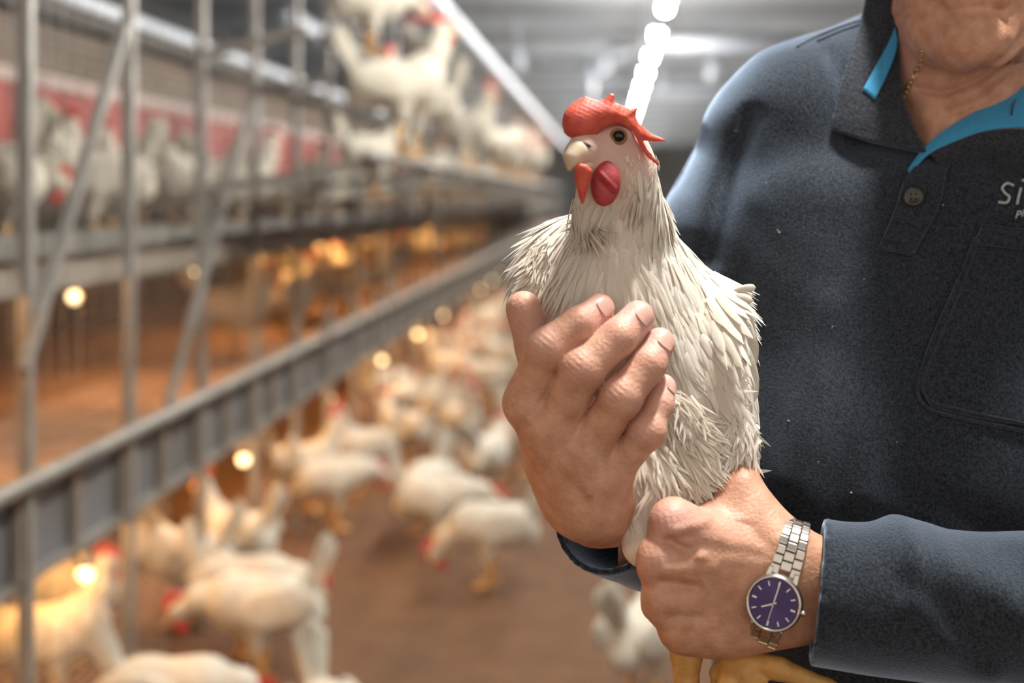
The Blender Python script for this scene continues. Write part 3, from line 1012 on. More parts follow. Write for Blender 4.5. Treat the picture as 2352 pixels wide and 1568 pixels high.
def t_hand1(P):
    t = np.zeros(len(P))
    for n_, (pts, rr) in H1.items():
        t += 0.9 * kn(P, pts[3] + A3((0, -.006, .004)), 0.016) + 0.55 * kn(P, pts[1] + A3((0, -.008, .004)), 0.012) + 0.35 * kn(P, pts[2], 0.02)
    t += 0.6 * kn(P, TH1[0][3], 0.025)
    return np.clip(t, 0, 1)


def t_hand2(P):
    t = 1.0 * kn(P, at(1545, 1185, .95), 0.016) + 0.6 * kn(P, at(1500, 1280, .952), 0.011) + 0.35 * kn(P, at(1640, 1170, .97), 0.03) + 0.25 * kn(P, at(1520, 1370, .95), 0.012)
    return np.clip(t, 0, 1)


add_piece(head_f, (0.10, 1.04, 1.33), (0.46, 1.40, 1.75), 0.0026, lambda P: 0.8 * kn(P, at(2085, 130, 1.2), 0.03) + 0.0)  # tint paints the brightly lit patch on the side of the neck
add_piece(hand1_f, tuple(at(1130, 1310, .93) - A3((0.0, 0.03, 0.0))), (0.075, 1.075, at(1200, 640, 1.0)[2]), 0.00125, t_hand1)
add_piece(hand2_f, (0.018, 0.925, at(1600, 1560, 1.0)[2]), (0.205, 1.075, at(1600, 900, 1.0)[2]), 0.00115, t_hand2)
add_piece(arms_f, (0.0, 0.9, 0.95), (0.55, 1.45, 1.5), 0.012, lambda P: np.zeros(len(P)))
person = link('person', mesh_np('person', np.concatenate(bV), np.concatenate(bF), M['skin'], tint=np.concatenate(bT)))
tag(person, 'man in a charcoal fleece shirt with cyan collar lining cradling a white hen', 'person')

# nails
def nail(c, ax, nrm, L_, wd, r):
    """curved plate on the back of a fingertip"""
    ax = unit(ax); nrm = unit(nrm - ax * np.dot(nrm, ax)); sd = np.cross(ax, nrm)
    V = []; nu, nv = 9, 9
    for i in range(nu):
        for j in range(nv):
            u = -1 + 2 * i / (nu - 1); v = -1 + 2 * j / (nv - 1)
            uu = u * math.sqrt(max(0.0, 1 - 0.35 * abs(v) ** 4)); vv = v * (1 - 0.18 * u * u)
            a = uu * wd / r
            rr_ = r * (1 - 0.10 * max(0, v) ** 2) + 0.0002 - v * 0.0006
            V.append(c + ax * vv * L_ + nrm * (math.cos(a) * rr_) + sd * (math.sin(a) * rr_))
    ii = (np.arange(nu - 1)[:, None] * nv + np.arange(nv - 1)[None]).ravel()
    me = mesh_np('nail', V, np.stack([ii, ii + nv, ii + nv + 1, ii + 1], 1), M['nail'])
    link('nail', me, person)


for n_, L_, wd, nr in (('index', .0068, .0062, (0.62, -0.62, 0.42)), ('middle', .0070, .0066, (0.62, -0.66, 0.40)), ('ring', .0068, .0062, (0.55, -0.72, 0.42)),
                       ('little', .0050, .0048, (0.75, -0.6, 0.2))):
    pts, rr = H1[n_]
    ax = pts[3] - pts[2]
    nail(pts[3] - unit(ax) * 0.0005, ax, A3(nr), L_, wd, rr[3] + 0.0005)

# eyes, hair
for s in (-1, 1):
    p = HC + HR @ (A3((s * 0.031, -0.082, 0.024)) * 0.95)
    e = MB().ball(p + HR @ A3((0, 0.003, 0)), 0.0105, 16, 12).build('eye', mat('eye_white', (0.75, 0.72, 0.68), 0.2), person, True)
    g = HR @ A3((0, -1, -0.12))
    MB().ball(p + unit(g) * 0.0035, (0.0058, 0.0058, 0.0058), 12, 8).build('iris', M['eye'], e, True)


def hair_f(P):
    q = ((P - HC.astype(np.float32)) @ HR.astype(np.float32)) / np.float32(0.95)
    d = ell(q, (0, 0.026, 0.047), (0.081, 0.100, 0.091))
    cut = 0.06 - q[:, 2] - 0.9 * np.maximum(q[:, 1] + 0.02, 0)      # keep above a hairline that falls to the nape
    d = smax(d, cut.astype(np.float32), 0.012)
    return (d + 0.0012 * np.sin(q[:, 0] * 260) * np.sin(q[:, 2] * 60)) * np.float32(0.95)


V, F_ = surf(hair_f, (0.17, 1.05, 1.5), (0.40, 1.36, 1.76), 0.004)
link('hair', mesh_np('hair', V, F_, M['hair_m']), person)

# ---- shirt
VB = at(2132, 352, 1.15)
VL = at(2062, 60, 1.15)
VRt = at(2400, 190, 1.15)
RIDGES = [([(2040, 560), (1985, 780), (1955, 960), (1975, 1200)], 0.004, 0.012), ([(1900, 700), (1860, 860), (1800, 1080)], 0.0035, 0.014),
          ([(2110, 640), (2070, 860), (2010, 1060)], 0.003, 0.014), ([(2352, 800), (2200, 840)], 0.003, 0.010), ([(2352, 930), (2230, 900)], 0.0025, 0.012),
          ([(1935, 110), (1965, 200)], -0.003, 0.009), ([(1700, 250), (1650, 420), (1620, 520)], 0.004, 0.016),
          ([(1600, 300), (1580, 420)], -0.003, 0.012), ([(2040, 1290), (2120, 1340), (2200, 1450)], -0.003, 0.010), ([(2060, 1215), (2240, 1300), (2352, 1420)], 0.004, 0.013),
          ([(2352, 1270), (2180, 1215)], -0.003, 0.011), ([(2130, 1420), (2230, 1500)], 0.003, 0.010), ([(1738, 260), (1690, 420), (1645, 600)], -0.008, 0.009)]


def shirt_f(P):
    t = rbox(P, (0.278, 1.264, 1.245), (0.182, 0.122, 0.190), 0.078, np.array(Euler((math.radians(-7), 0, 0)).to_matrix()))
    t = smin(t, rc(P, at(1845, 275, 1.25), at(1772, 335, 1.262), 0.060, 0.063), 0.025)
    t = smin(t, rbox(P, (0.278, 1.258, 1.04), (0.185, 0.140, 0.21), 0.11), 0.05)
    t = smin(t, rc(P, at(2150, 112, 1.275), at(1838, 268, 1.25), 0.055, 0.062), 0.03)
    t = smin(t, rc(P, (0.34, 1.27, 1.475), ARM_L[0], 0.052, 0.070), 0.03)
    aR = smin(smin(rc(P, ARM_R[0], ARM_RM, 0.072, 0.075), rc(P, ARM_RM, ARM_R[1], 0.075, 0.060), 0.03), rc(P, ARM_R[1], ARM_R[2], 0.060, 0.040), 0.02)
    aL = smin(rc(P, ARM_L[0], ARM_L[1], 0.076, 0.062), rc(P, ARM_L[1], ARM_L[2], 0.066, 0.0490), 0.02)
    d = smin(t, aR, 0.007)
    # the lower left sleeve stays clear of the belly: crease instead of blend
    d = smin(d, aL, 0.012)
    for pts, amp, wd in RIDGES:
        m = None
        for i in range(len(pts) - 1):
            Yr = 1.0 if pts[0][1] > 1190 else 1.15
            e, _ = seg2(P, at(*pts[i], Yr), at(*pts[i + 1], Yr))
            m = e if m is None else np.minimum(m, e)
        d = d - amp * np.exp(-(m / wd) ** 2) * (P[:, 1] < 1.27)
    x, y, z = P[:, 0], P[:, 1], P[:, 2]
    d = d - 0.0006 * np.sin(x * 43 + z * 21) * np.sin(z * 37 - x * 15 + y * 20) - 0.0003 * np.sin(x * 90 + z * 60 + 1) * np.sin(z * 80 - y * 70)
    # cuffs end in open mouths
    for arm, rr in ((ARM_R, 0.036), (ARM_L, 0.0400)):
        ax = unit(unit(arm[2] - arm[1]) + A3((0, 0.20 if arm is ARM_L else 0.0, 0)))
        end = arm[2] + ax * 0.003
        plane = ((P - end.astype(np.float32)) @ ax.astype(np.float32))
        near = np.sqrt(((P - arm[2].astype(np.float32)) ** 2).sum(1)) < 0.09
        d = np.where(near, np.maximum(d, plane), d)
        d = np.maximum(d, -rc(P, end + ax * 0.04, end - ax * 0.035, rr, rr))
    # neck opening and the V below it
    d = np.maximum(d, -rc(P, (0.312, 1.25, 1.503), (0.30, 1.23, 1.62), 0.062, 0.070))
    zr = z - VB[2]
    kl = (VL[0] - VB[0]) / (VL[2] - VB[2]); kr = (VRt[0] - VB[0]) / (VRt[2] - VB[2])
    v = np.maximum(np.maximum((VB[0] + kl * zr) - x, x - (VB[0] + kr * zr)), -zr) * 0.7
    v = np.maximum(v, y - 1.25)
    d = np.maximum(d, -v)
    # hem
    d = np.maximum(d, 0.90 - z)
    return d


V, F_ = surf(shirt_f, (-0.05, 0.93, 0.88), (0.60, 1.45, 1.56), 0.0032)
shirt = link('shirt', mesh_np('shirt', V, F_, M['fleece']), person)
shirt['label'] = 'charcoal fleece polo shirt with long sleeves'


def on(px, py, lift=0.0):
    """point just in front of the shirt on the sight line"""
    return at(px, py, trace(shirt_f, px, py, 0.9) - lift)


def on_row(pts, lift=0.0):
    return [on(*p, lift) for p in pts]


# placket with its stitched foot, button, pocket
nets = [[(2128, 352), (2165, 338), (2205, 322)], [(2080, 410), (2125, 405), (2175, 395)], [(2056, 480), (2105, 480), (2155, 478)], [(2020, 566), (2060, 574), (2098, 582)]]
patch('placket', [on_row(r, 0.0025) for r in nets], M['fleece'], shirt, 0.003, 14, 26)


def seam(pts, r=0.0009, lift=0.0012, m='fleece_edge', name='seam', n=26):
    q = cr([on(*p, lift) for p in pts], n)
    MB().tube(list(q), r, 6).build(name, M[m], shirt, True)


seam([(2020, 548), (2060, 552), (2096, 556)], lift=0.0045)
seam([(2016, 572), (2058, 578), (2096, 586)], lift=0.0035)
pk = [[(2255, 520), (2320, 528), (2420, 540)], [(2200, 640), (2300, 650), (2420, 660)], [(2130, 800), (2270, 820), (2420, 840)], [(2114, 880), (2270, 905), (2420, 930)], [(2140, 936), (2260, 962), (2420, 985)]]
patch('pocket', [on_row(r, 0.0022) for r in pk], M['fleece'], shirt, 0.0035, 22, 40)
seam([(2240, 545), (2180, 700), (2120, 840), (2108, 900), (2132, 938), (2200, 958), (2280, 975), (2400, 1000)], 0.0014, 0.0022, n=60)
seam([(2250, 548), (2192, 700), (2132, 840), (2120, 890), (2142, 922), (2205, 940), (2282, 957), (2400, 980)], 0.0009, 0.0050, n=60)
seam([(2250, 516), (2320, 524), (2420, 538)], 0.0014, 0.0045)
seam([(2240, 560), (2320, 570), (2420, 582)], 0.0009, 0.0045)
# shoulder and armhole seams
seam([(1992, 42), (1930, 62), (1875, 84), (1830, 108)], 0.0010, 0.0008)
seam([(1990, 52), (1930, 72), (1878, 94)], 0.0010, 0.0008)
# button
bc = on(2098, 452, 0.0062)
bn = unit((-0.25, -1, 0.22))
q = Vector(bn).to_track_quat('Z', 'Y').to_matrix()
Rb = np.array(q)
bt = MB().lathe([(0, -0.0012), (0.0070, -0.0012), (0.0080, 0.0), (0.0080, 0.0014), (0.0070, 0.0022), (0.0058, 0.0016), (0.0, 0.0013)], 28, Rb, bc).build('button', M['horn'], shirt, True)
hl = mat('button_hole', (0.006, 0.006, 0.006), 0.8)
for hx, hy in ((-.0018, -.0018), (.0018, -.0018), (-.0018, .0018), (.0018, .0018)):
    MB().ball(bc + Rb @ A3((hx, hy, 0.0014)), 0.0009, 8, 6).build('hole', hl, bt, True)
bt['label'] = 'dark horn button with four holes'
# embroidery on the chest
def letter(strokes, r, label):
    mb = MB()
    for pts in strokes:
        q = cr([on(*p, 0.0012) for p in pts], 6 * len(pts)) if len(pts) > 1 else None
        if q is None: mb.ball(on(*pts[0], 0.0012), r * 1.25, 8, 6)
        else: mb.tube(list(q), r, 8)
    mb.build('embroidered_letter', M['thread'], shirt, True)['label'] = label


letter([[(2329, 426), (2313, 421), (2302, 431), (2308, 443), (2318, 452), (2312, 465), (2292, 464)]], 0.00115, 'grey embroidered letter s')
letter([[(2345, 431), (2340, 449), (2336, 469)], [(2350, 414)]], 0.00115, 'grey embroidered letter i')
letter([[(2338, 484), (2336, 492), (2333, 501)], [(2338, 485), (2345, 485), (2344, 491), (2336, 493)]], 0.0006, 'tiny grey embroidered letter p')
letter([[(2353, 480), (2350, 489), (2347, 497)]], 0.0006, 'tiny grey embroidered letter l')

from mathutils.bvhtree import BVHTree
def caster(o):
    me = o.data
    return BVHTree.FromPolygons([v.co[:] for v in me.vertices], [p.vertices[:] for p in me.polygons])
BV = [caster(shirt), caster(person)]
def hit(px, py):
    o_ = Vector((0, 0, H)); d_ = (Vector(at(px, py, 1.0)) - o_).normalized()
    ys = [h[0].y for h in (b.ray_cast(o_, d_) for b in BV) if h[0]]
    return min(ys) if ys else 1.2
lint = MB()
for px_, py_, r_ in ((1790, 533, .0010), (1786, 528, .0007), (1811, 966, .0011), (2166, 470, .0010), (1955, 1131, .0012), (1912, 750, .0007), (1985, 640, .0006), (1690, 300, .0006), (2060, 1015, .0007),
                    (1760, 420, .0006), (2120, 860, .0006), (1880, 1060, .0007)):
    lint.ball(on(px_, py_, 0.0006), (r_ * 0.9, r_ * 0.6, r_ * 0.6), 6, 4)
lo_ = lint.build('lint', mat('dust_lint', (0.55, 0.45, 0.30), 0.9), shirt, True); lo_['kind'] = 'stuff'
# collar: near leaf, cyan tape, far leaf turned open
Lc = [[(2000, -60, 1.250), (2040, -40, 1.235), (2072, -10, 1.222)], [(1972, 70, 1.212), (2015, 80, 1.203), (2064, 90, 1.198)], [(1936, 180, 1.190), (1990, 192, 1.183), (2070, 205, 1.184)],
      [(1916, 262, 1.182), (1990, 268, 1.172), (2090, 272, 1.174)], [(1912, 298, 1.180), (2000, 326, 1.167), (2128, 352, 1.166)]]
LcW = [[at(a, b, c) for a, b, c in r] for r in Lc]
collar = patch('collar', LcW, M['fleece_edge'], shirt, 0.004, 22, 30)
cbv = caster(collar)
def on_collar(px, py, lift):
    o_ = Vector((0, 0, H)); d_ = (Vector(at(px, py, 1.0)) - o_).normalized()
    h_ = cbv.ray_cast(o_, d_)
    return at(px, py, (h_[0].y if h_[0] else 1.18) - lift)
tp = [[(2056, 62), (2062, 92)], [(2040, 100), (2056, 126)], [(2008, 158), (2034, 180)], [(1982, 205), (2010, 228)]]
patch('collar_tape', [[on_collar(a, b, 0.0012) for a, b in r] for r in tp], M['cyan'], collar, 0.002, 8, 20)['label'] = 'cyan tape on the collar'
yr = 1.172
Rc_ = [[(2420, 160, 1.188), (2420, 230, 1.170), (2420, 300, 1.155)], [(2352, 200, 1.182), (2352, 248, 1.165), (2352, 292, 1.153)], [(2262, 246, 1.175), (2262, 274, 1.164), (2268, 299, 1.157)],
       [(2190, 288, 1.172), (2192, 305, 1.165), (2198, 322, 1.160)], [(2140, 325, 1.170), (2138, 338, 1.166), (2136, 350, 1.162)], [(2104, 366, 1.168), (2102, 376, 1.166), (2100, 384, 1.165)],
       [(2080, 404, 1.168), (2079, 408, 1.167), (2078, 412, 1.167)]]
cyn = patch('collar_lining', [[at(*p) for p in r] for r in Rc_], M['cyan'], shirt, 0.0025, 16, 48)
cyn['label'] = 'cyan inside of the opened collar'
st = MB()
q = cr([at(2334, 228, 1.169), at(2327, 240, 1.165), at(2323, 265, 1.159)], 10)
st.tube(list(q), 0.0008, 6)
st.build('stitch', M['fleece'], cyn, True)
Ro = [[(2420, 306, 1.157), (2420, 380, 1.152), (2420, 450, 1.164)], [(2352, 297, 1.155), (2352, 350, 1.154), (2352, 412, 1.166)], [(2268, 303, 1.159), (2270, 335, 1.158), (2272, 392, 1.172)],
      [(2198, 326, 1.162), (2204, 345, 1.162), (2212, 396, 1.172)], [(2136, 354, 1.164), (2146, 368, 1.166), (2160, 402, 1.172)]]
patch('collar_leaf', [[at(*p) for p in r] for r in Ro], M['fleece_edge'], shirt, 0.003, 16, 36)

# necklace
nk = empty('necklace', tuple(at(2105, 150, 1.17)))
tag(nk, 'thin gold chain necklace at the open collar of the man', 'necklace')
def skin_at(px, py, lift):
    return at(px, py, trace(head_f, px, py, 0.95) - lift)
q = cr([skin_at(a, b, 0.0016) for a, b in ((2118, 118), (2116, 140), (2106, 162), (2096, 180), (2086, 200), (2078, 222), (2074, 240))], 24)
lm = MB().tube([(0.0026 * math.cos(t), 0.0017 * math.sin(t), 0) for t in np.linspace(0, 2 * PI, 13)], 0.0007, 6, cap=False).mesh('chain_link', M['gold'], True)
for i in range(len(q) - 1):
    d_ = unit(q[i + 1] - q[i])
    o = link('chain_link', lm, nk)
    o.location = tuple((q[i] + q[i + 1]) / 2 - A3(nk.location))
    qq = Vector(d_).to_track_quat('X', 'Z')
    o.rotation_mode = 'QUATERNION'
    o.rotation_quaternion = qq @ Quaternion((1, 0, 0), (i % 2) * PI / 2 + 0.6)

# trousers and shoes
def leg_f(P):
    d = rbox(P, (0.28, 1.27, 0.90), (0.165, 0.12, 0.10), 0.09)
    for s in (-1, 1):
        d = smin(d, chain(P, [(0.28 + s * 0.085, 1.27, 0.86), (0.28 + s * 0.10, 1.265, 0.48), (0.28 + s * 0.11, 1.29, 0.085)], [0.095, 0.07, 0.06], 0.02), 0.03)
    d = np.maximum(d, 0.05 - P[:, 2])
    return d + 0.002 * np.sin(P[:, 2] * 60 + P[:, 0] * 30)


V, F_ = surf(leg_f, (0.0, 1.05, 0.0), (0.56, 1.45, 1.06), 0.011)
link('trousers', mesh_np('trousers', V, F_, M['trouser']), person)
for s in (-1, 1):
    c = A3((0.28 + s * 0.115, 1.25, 0.0))
    def shoe_f(P):
        d = smin(ell(P, c + A3((0, -0.07, 0.045)), (0.05, 0.10, 0.045)), ell(P, c + A3((0, 0.05, 0.06)), (0.04, 0.06, 0.06)), 0.04)
        return np.maximum(d, -P[:, 2] + 0.001)
    V, F_ = surf(shoe_f, tuple(c - A3((0.08, 0.2, 0.02))), tuple(c + A3((0.08, 0.15, 0.15))), 0.008)
    link('shoe', mesh_np('shoe', V, F_, M['shoe']), person)

# ------------------------------------------------------------------ wristwatch
WC = at(1793, 1335, 0.985)                         # middle of the wrist
wd_ = unit(A3((0.90, -0.16, -0.27)))   # along the forearm
tilt = unit(A3((0.42, 0.0, 0.95)))
wy = unit(tilt - wd_ * np.dot(tilt, wd_))          # up along the band
wn = np.cross(wd_, wy)                             # out of the dial
if wn[1] > 0: wn = -wn
WA, WB = 0.0325, 0.0425                             # half axes of the band loop
watch = empty('wristwatch')
tag(watch, 'steel wristwatch with a purple blue dial on the wrist below the hen', 'watch')
a0 = math.radians(-6)                            # the dial sits a little below the middle


def loop(a):
    c, s = math.cos(a), math.sin(a)
    e_ = 2 / 2.5
    c2 = math.copysign(abs(c) ** e_, c); s2 = math.copysign(abs(s) ** e_, s)
    p = WC + wn * WA * c2 + wy * WB * s2
    n_ = unit(wn * math.copysign(abs(c2) ** 1.5, c) / WA + wy * math.copysign(abs(s2) ** 1.5, s) / WB)
    t_ = np.cross(wd_, n_)
    if np.dot(t_, -wn * s * WA + wy * c * WB) < 0: t_ = -t_
    return p, n_, t_


p0, n0, t0 = loop(a0)
n0 = unit(n0 - wd_ * 0.10 + A3((0, 0, 0.06)))
t0 = unit(t0 - n0 * np.dot(t0, n0))
x0 = np.cross(t0, n0)
WMx = Matrix.Identity(4)
for i in range(3):
    WMx[i][0] = x0[i]; WMx[i][1] = t0[i]; WMx[i][2] = n0[i]; WMx[i][3] = (p0 + n0 * 0.0025)[i]
watch.matrix_world = WMx
R_ = 0.0192
MB().lathe([(0, 0), (0.0175, 0), (R_, 0.0015), (R_, 0.006), (R_ - 0.0008, 0.0072)], 56).build('case', M['steel'], watch, True)
MB().lathe([(R_ - 0.0004, 0.0066), (R_ - 0.0006, 0.0082), (R_ - 0.0016, 0.0092), (R_ - 0.0026, 0.0086), (R_ - 0.0029, 0.0072)], 56).build('bezel', M['steel'], watch, True)
dm = mat('purple_blue_dial', (0.065, 0.045, 0.125), 0.28, metal=0.8)
b_ = dm.node_tree.nodes['Principled BSDF']
b_.inputs['Anisotropic'].default_value = 0.85
tn = dm.node_tree.nodes.new('ShaderNodeTangent'); tn.direction_type = 'RADIAL'; tn.axis = 'Z'
dm.node_tree.links.new(tn.outputs[0], b_.inputs['Tangent'])
MB().lathe([(0.00001, 0.0074), (0.006, 0.0074), (0.012, 0.0074), (R_ - 0.0028, 0.0074)], 64).build('dial', dm, watch, True)
for k in range(12):
    a = PI / 2 - k * PI / 6
    c_ = A3((math.cos(a), math.sin(a), 0))
    MB().bar(c_ * 0.0118 + A3((0, 0, 0.0077)), c_ * 0.0150 + A3((0, 0, 0.0077)), 0.0008 if k % 3 else 0.0012, 0.0005).build('hour_marker', M['steel'], watch)
for nm_, ang, L0, L1, wd2, zz in (('hour_hand', 237, -0.002, 0.0085, 0.0009, 0.0080), ('minute_hand', 1, -0.002, 0.0140, 0.0008, 0.0083), ('second_hand', 181, -0.003, 0.0145, 0.0004, 0.0086)):
    a = PI / 2 - math.radians(ang)
    c_ = A3((math.cos(a), math.sin(a), 0))
    MB().bar(c_ * L0 + A3((0, 0, zz)), c_ * L1 + A3((0, 0, zz)), wd2, 0.0002).build(nm_, M['steel'], watch)
MB().lathe([(0.0, 0.0088), (0.0009, 0.0088), (0.0009, 0.0078)], 12).build('hand_pin', M['steel'], watch, True)
MB().tube([(R_ - 0.001, 0, 0.0042), (R_ + 0.0022, 0, 0.0042)], 0.0019, 12).build('crown', M['steel'], watch, True)
for s in (-1, 1):
    for sx in (-1, 1):
        MB().bar((sx * 0.0095, s * 0.0155, 0.0046), (sx * 0.0088, s * 0.0222, 0.0026), 0.0036, 0.0034).build('lug', M['steel'], watch, bevel=0.0008)
# bracelet links
l_c = MB().box((0, 0, 0), (0.0072, 0.0060, 0.0024)).mesh('centre_link', M['steel'], bevel=0.0007)
l_o = MB().box((0, 0, 0), (0.0062, 0.0060, 0.0026)).mesh('outer_link', M['steel'], bevel=0.0007)
inv = WMx.inverted()
def place_links(sgn):
    a = a0
    acc = 0.0; k = 0
    need = 0.0205
    while k < 15:
        pa = loop(a)[0]; a += sgn * 0.004; pb = loop(a)[0]
        acc += np.linalg.norm(pb - pa)
        if acc >= need:
            acc = 0; need = 0.0031
            p, n_, t_ = loop(a)
            Mx = Matrix.Identity(4)
            for i in range(3):
                Mx[i][0] = wd_[i] * (-1); Mx[i][1] = t_[i]; Mx[i][2] = n_[i]; Mx[i][3] = p[i]
            sc = 1.0 - 0.013 * k
            if k % 2 == 0:
                for sx in (-1, 1):
                    o = link('bracelet_link', l_o, watch)
                    o.matrix_local = inv @ Mx @ Matrix.Translation((sx * 0.0070 * sc, 0, 0.0012)) @ Matrix.Diagonal((sc, 1, 1, 1))
            else:
                o = link('bracelet_link', l_c, watch)
                o.matrix_local = inv @ Mx @ Matrix.Translation((0, 0, 0.0013)) @ Matrix.Diagonal((sc, 1, 1, 1))
            k += 1
place_links(1)
place_links(-1)

# ------------------------------------------------------------------ the held hen
M['feather'] = mat('cream_white_feathers', (0.84, 0.79, 0.70), 0.75, (0.91, 0.88, 0.81), 26, 3, 0.3, 260, sheen=0.25, bdist=0.0012, trans=0.32, tint=(0.66, 0.58, 0.46))
M['henskin'] = mat('hen_face_skin', (0.82, 0.76, 0.68), 0.7, (0.74, 0.67, 0.58), 120, 3, 0.5, 500, tint=(0.66, 0.42, 0.36), bdist=0.001)
M['comb'] = mat('red_comb', (0.66, 0.13, 0.075), 0.55, (0.55, 0.075, 0.06), 130, 4, 0.5, 600, sss=0.25, sss_r=(0.010, 0.002, 0.001), bdist=0.0008)
M['wattle'] = mat('crimson_wattle', (0.46, 0.065, 0.075), 0.55, (0.36, 0.035, 0.045), 150, 4, 0.5, 550, sss=0.2, sss_r=(0.008, 0.002, 0.001), bdist=0.0008)
M['horn_beak'] = mat('pale_beak_horn', (0.62, 0.48, 0.33), 0.38, (0.70, 0.60, 0.48), 90, sss=0.1)
M['shank'] = mat('yellow_shank_scales', (0.62, 0.36, 0.11), 0.5, (0.50, 0.27, 0.08), 110, 3, 0.6, 260, bdist=0.001)

hd = unit((-0.64, -0.74, -0.14)); hup = unit(A3((0, 0, 1)) - hd * hd[2]); hsd = np.cross(hd, hup)
HRm = np.stack([hd, hsd, hup], 1)
hc = at(1404, 350, .985)
def rot_y(deg):
    return np.array(Euler((0, math.radians(deg), 0)).to_matrix())


def henbody_f(P):
    d = ell(P, at(1402, 722, 1.045), (.052, .062, .072))
    d = smin(d, ell(P, at(1518, 868, 1.060), (.064, .066, .092), rot_y(-14)), 0.025)
    d = smin(d, ell(P, at(1585, 1000, 1.055), (.038, .048, .078), rot_y(-6)), 0.025)
    d = smin(d, ell(P, at(1585, 1105, 1.045), (.032, .040, .036)), 0.025)
    d = smin(d, chain(P, [at(1428, 610, 1.040), at(1430, 500, 1.020), at(1424, 405, 1.000)], [.042, .0255, .0235], .02), 0.022)
    d = smin(d, ell(P, at(1262, 596, 1.050), (.014, .026, .030), rot_y(30)), 0.022)
    d = smin(d, ell(P, at(1650, 880, 1.052), (.018, .052, .078), rot_y(-4)), 0.012)
    d = smin(d, rc(P, at(1612, 735, 1.065), at(1490, 640, 1.05), .024, .024), 0.025)
    d = smin(d, rc(P, at(1475, 1070, 1.010), at(1482, 1250, .990), .028, .0165), 0.02)
    d = smin(d, rc(P, at(1600, 1110, 1.040), at(1605, 1240, 1.020), .028, .015), 0.02)
    # head
    h = ell(P, hc, (.0270, .0215, .0250), HRm)
    h = smin(h, ell(P, hc - hup * .012 - hd * .004, (.022, .0225, .022), HRm), 0.01)
    h = smin(h, rc(P, hc, at(1341, 343, .9575), .018, .0112), 0.010)
    d = smin(d, h, 0.018)
    d = smin(d, ell(P, at(1424, 310, .968), (.0085, .006, .0075)), 0.006)
    d = smin(d, rc(P, at(1362, 400, .968), at(1358, 470, .985), .008, .012), 0.012)
    return d


V, F_ = surf(henbody_f, (-0.085, 0.93, at(1500, 1300, 1.0)[2]), (0.125, 1.15, at(1400, 255, .98)[2] + 0.01), 0.0022)
Vf = V.astype(np.float32)
face = np.clip(1.35 * kn(Vf, at(1400, 345, .962), 0.034), 0, 1) * (Vf[:, 2] > at(0, 455, .985)[2]) + 0
tint = np.clip(0.62 * face + 0.9 * kn(Vf, at(1448, 325, .972), 0.014) + 0.75 * kn(Vf, at(1462, 350, .985), 0.012) + 0.4 * kn(Vf, at(1365, 310, .96), 0.016), 0, 1)
held = link('hen', mesh_np('hen', V, F_, M['henskin'], tint=tint))
tag(held, 'white hen with red comb held upright in the hands of the man', 'hen')
hbv = caster(held)


def on_hen(px, py, lift=0.0):
    o_ = Vector((0, 0, H)); d_ = (Vector(at(px, py, 1.0)) - o_).normalized()
    h_ = hbv.ray_cast(o_, d_)
    return at(px, py, (h_[0].y if h_[0] else 1.0) - lift)


# eye, nostril
ep = on_hen(1421, 313)
en = unit(hsd * (1 if hsd[0] > 0 else -1) * 0.8 + hd * 0.5)
ey = MB().ball(ep + A3((0, 0.0012, 0)), 0.0044, 18, 14).build('eye', M['eye'], held, True)
ring = MB().tube([ep + A3((0.0050 * math.cos(t), -0.0006, 0.0046 * math.sin(t))) for t in np.linspace(0, 2 * PI, 25)], 0.0011, 8, cap=False)
ring.build('eyelid', mat('orange_eyelid', (0.24, 0.12, 0.07), 0.6, sss=0.1), held, True)
# beak: hooked upper half and shorter lower half
bp_ = cr([at(1362, 352, .962), at(1338, 350, .952), at(1318, 360, .946), at(1309, 388, .944)], 14)
def beak_f(P):
    d = chain(P, [at(1346, 350, .959), at(1327, 350, .951), at(1315, 364, .947), at(1307, 388, .946)], [.0092, .0072, .0048, .0012], .006)
    return d
V, F_ = surf(beak_f, tuple(at(1285, 420, .93)), tuple(at(1400, 300, .985) + A3((0, 0, 0))), 0.0009)
ub = link('upper_beak', mesh_np('upper_beak', V, F_, M['horn_beak']), held)
bk = caster(ub)
o_ = Vector((0, 0, H)); d_ = (Vector(at(1347, 332, 1.0)) - o_).normalized()
h_ = bk.ray_cast(o_, d_)
ys_ = [q_[0].y for q_ in (h_, hbv.ray_cast(o_, d_)) if q_[0]]
MB().ball(at(1347, 332, min(ys_)), (0.0036, 0.0012, 0.0013), 10, 8, rot_y(25)).build('nostril', mat('dark_nostril', (0.06, 0.04, 0.03), 0.6), held, True)
def lbeak_f(P):
    return chain(P, [at(1368, 376, .966), at(1345, 377, .957), at(1324, 386, .950)], [.0075, .0050, .0018], .004)
V, F_ = surf(lbeak_f, tuple(at(1295, 430, .93)), tuple(at(1400, 340, .985)), 0.0009)
link('lower_beak', mesh_np('lower_beak', V, F_, M['horn_beak']), held)

# comb: a thick blade from its outline, flopped over the beak, with spikes to the back
def poly_sd(x, z, pts):
    d = np.full(len(x), 1e9); s = np.ones(len(x))
    n = len(pts)
    for i in range(n):
        ax, az = pts[i]; bx, bz = pts[i - 1]
        ex, ez = bx - ax, bz - az
        wx, wz = x - ax, z - az
        t = np.clip((wx * ex + wz * ez) / (ex * ex + ez * ez), 0, 1)
        dx, dz = wx - ex * t, wz - ez * t
        d = np.minimum(d, dx * dx + dz * dz)
        c1 = z >= az; c2 = z < bz; c3 = ex * wz > ez * wx
        flip = (c1 & c2 & c3) | (~c1 & ~c2 & ~c3)
        s = np.where(flip, -s, s)
    return s * np.sqrt(d)


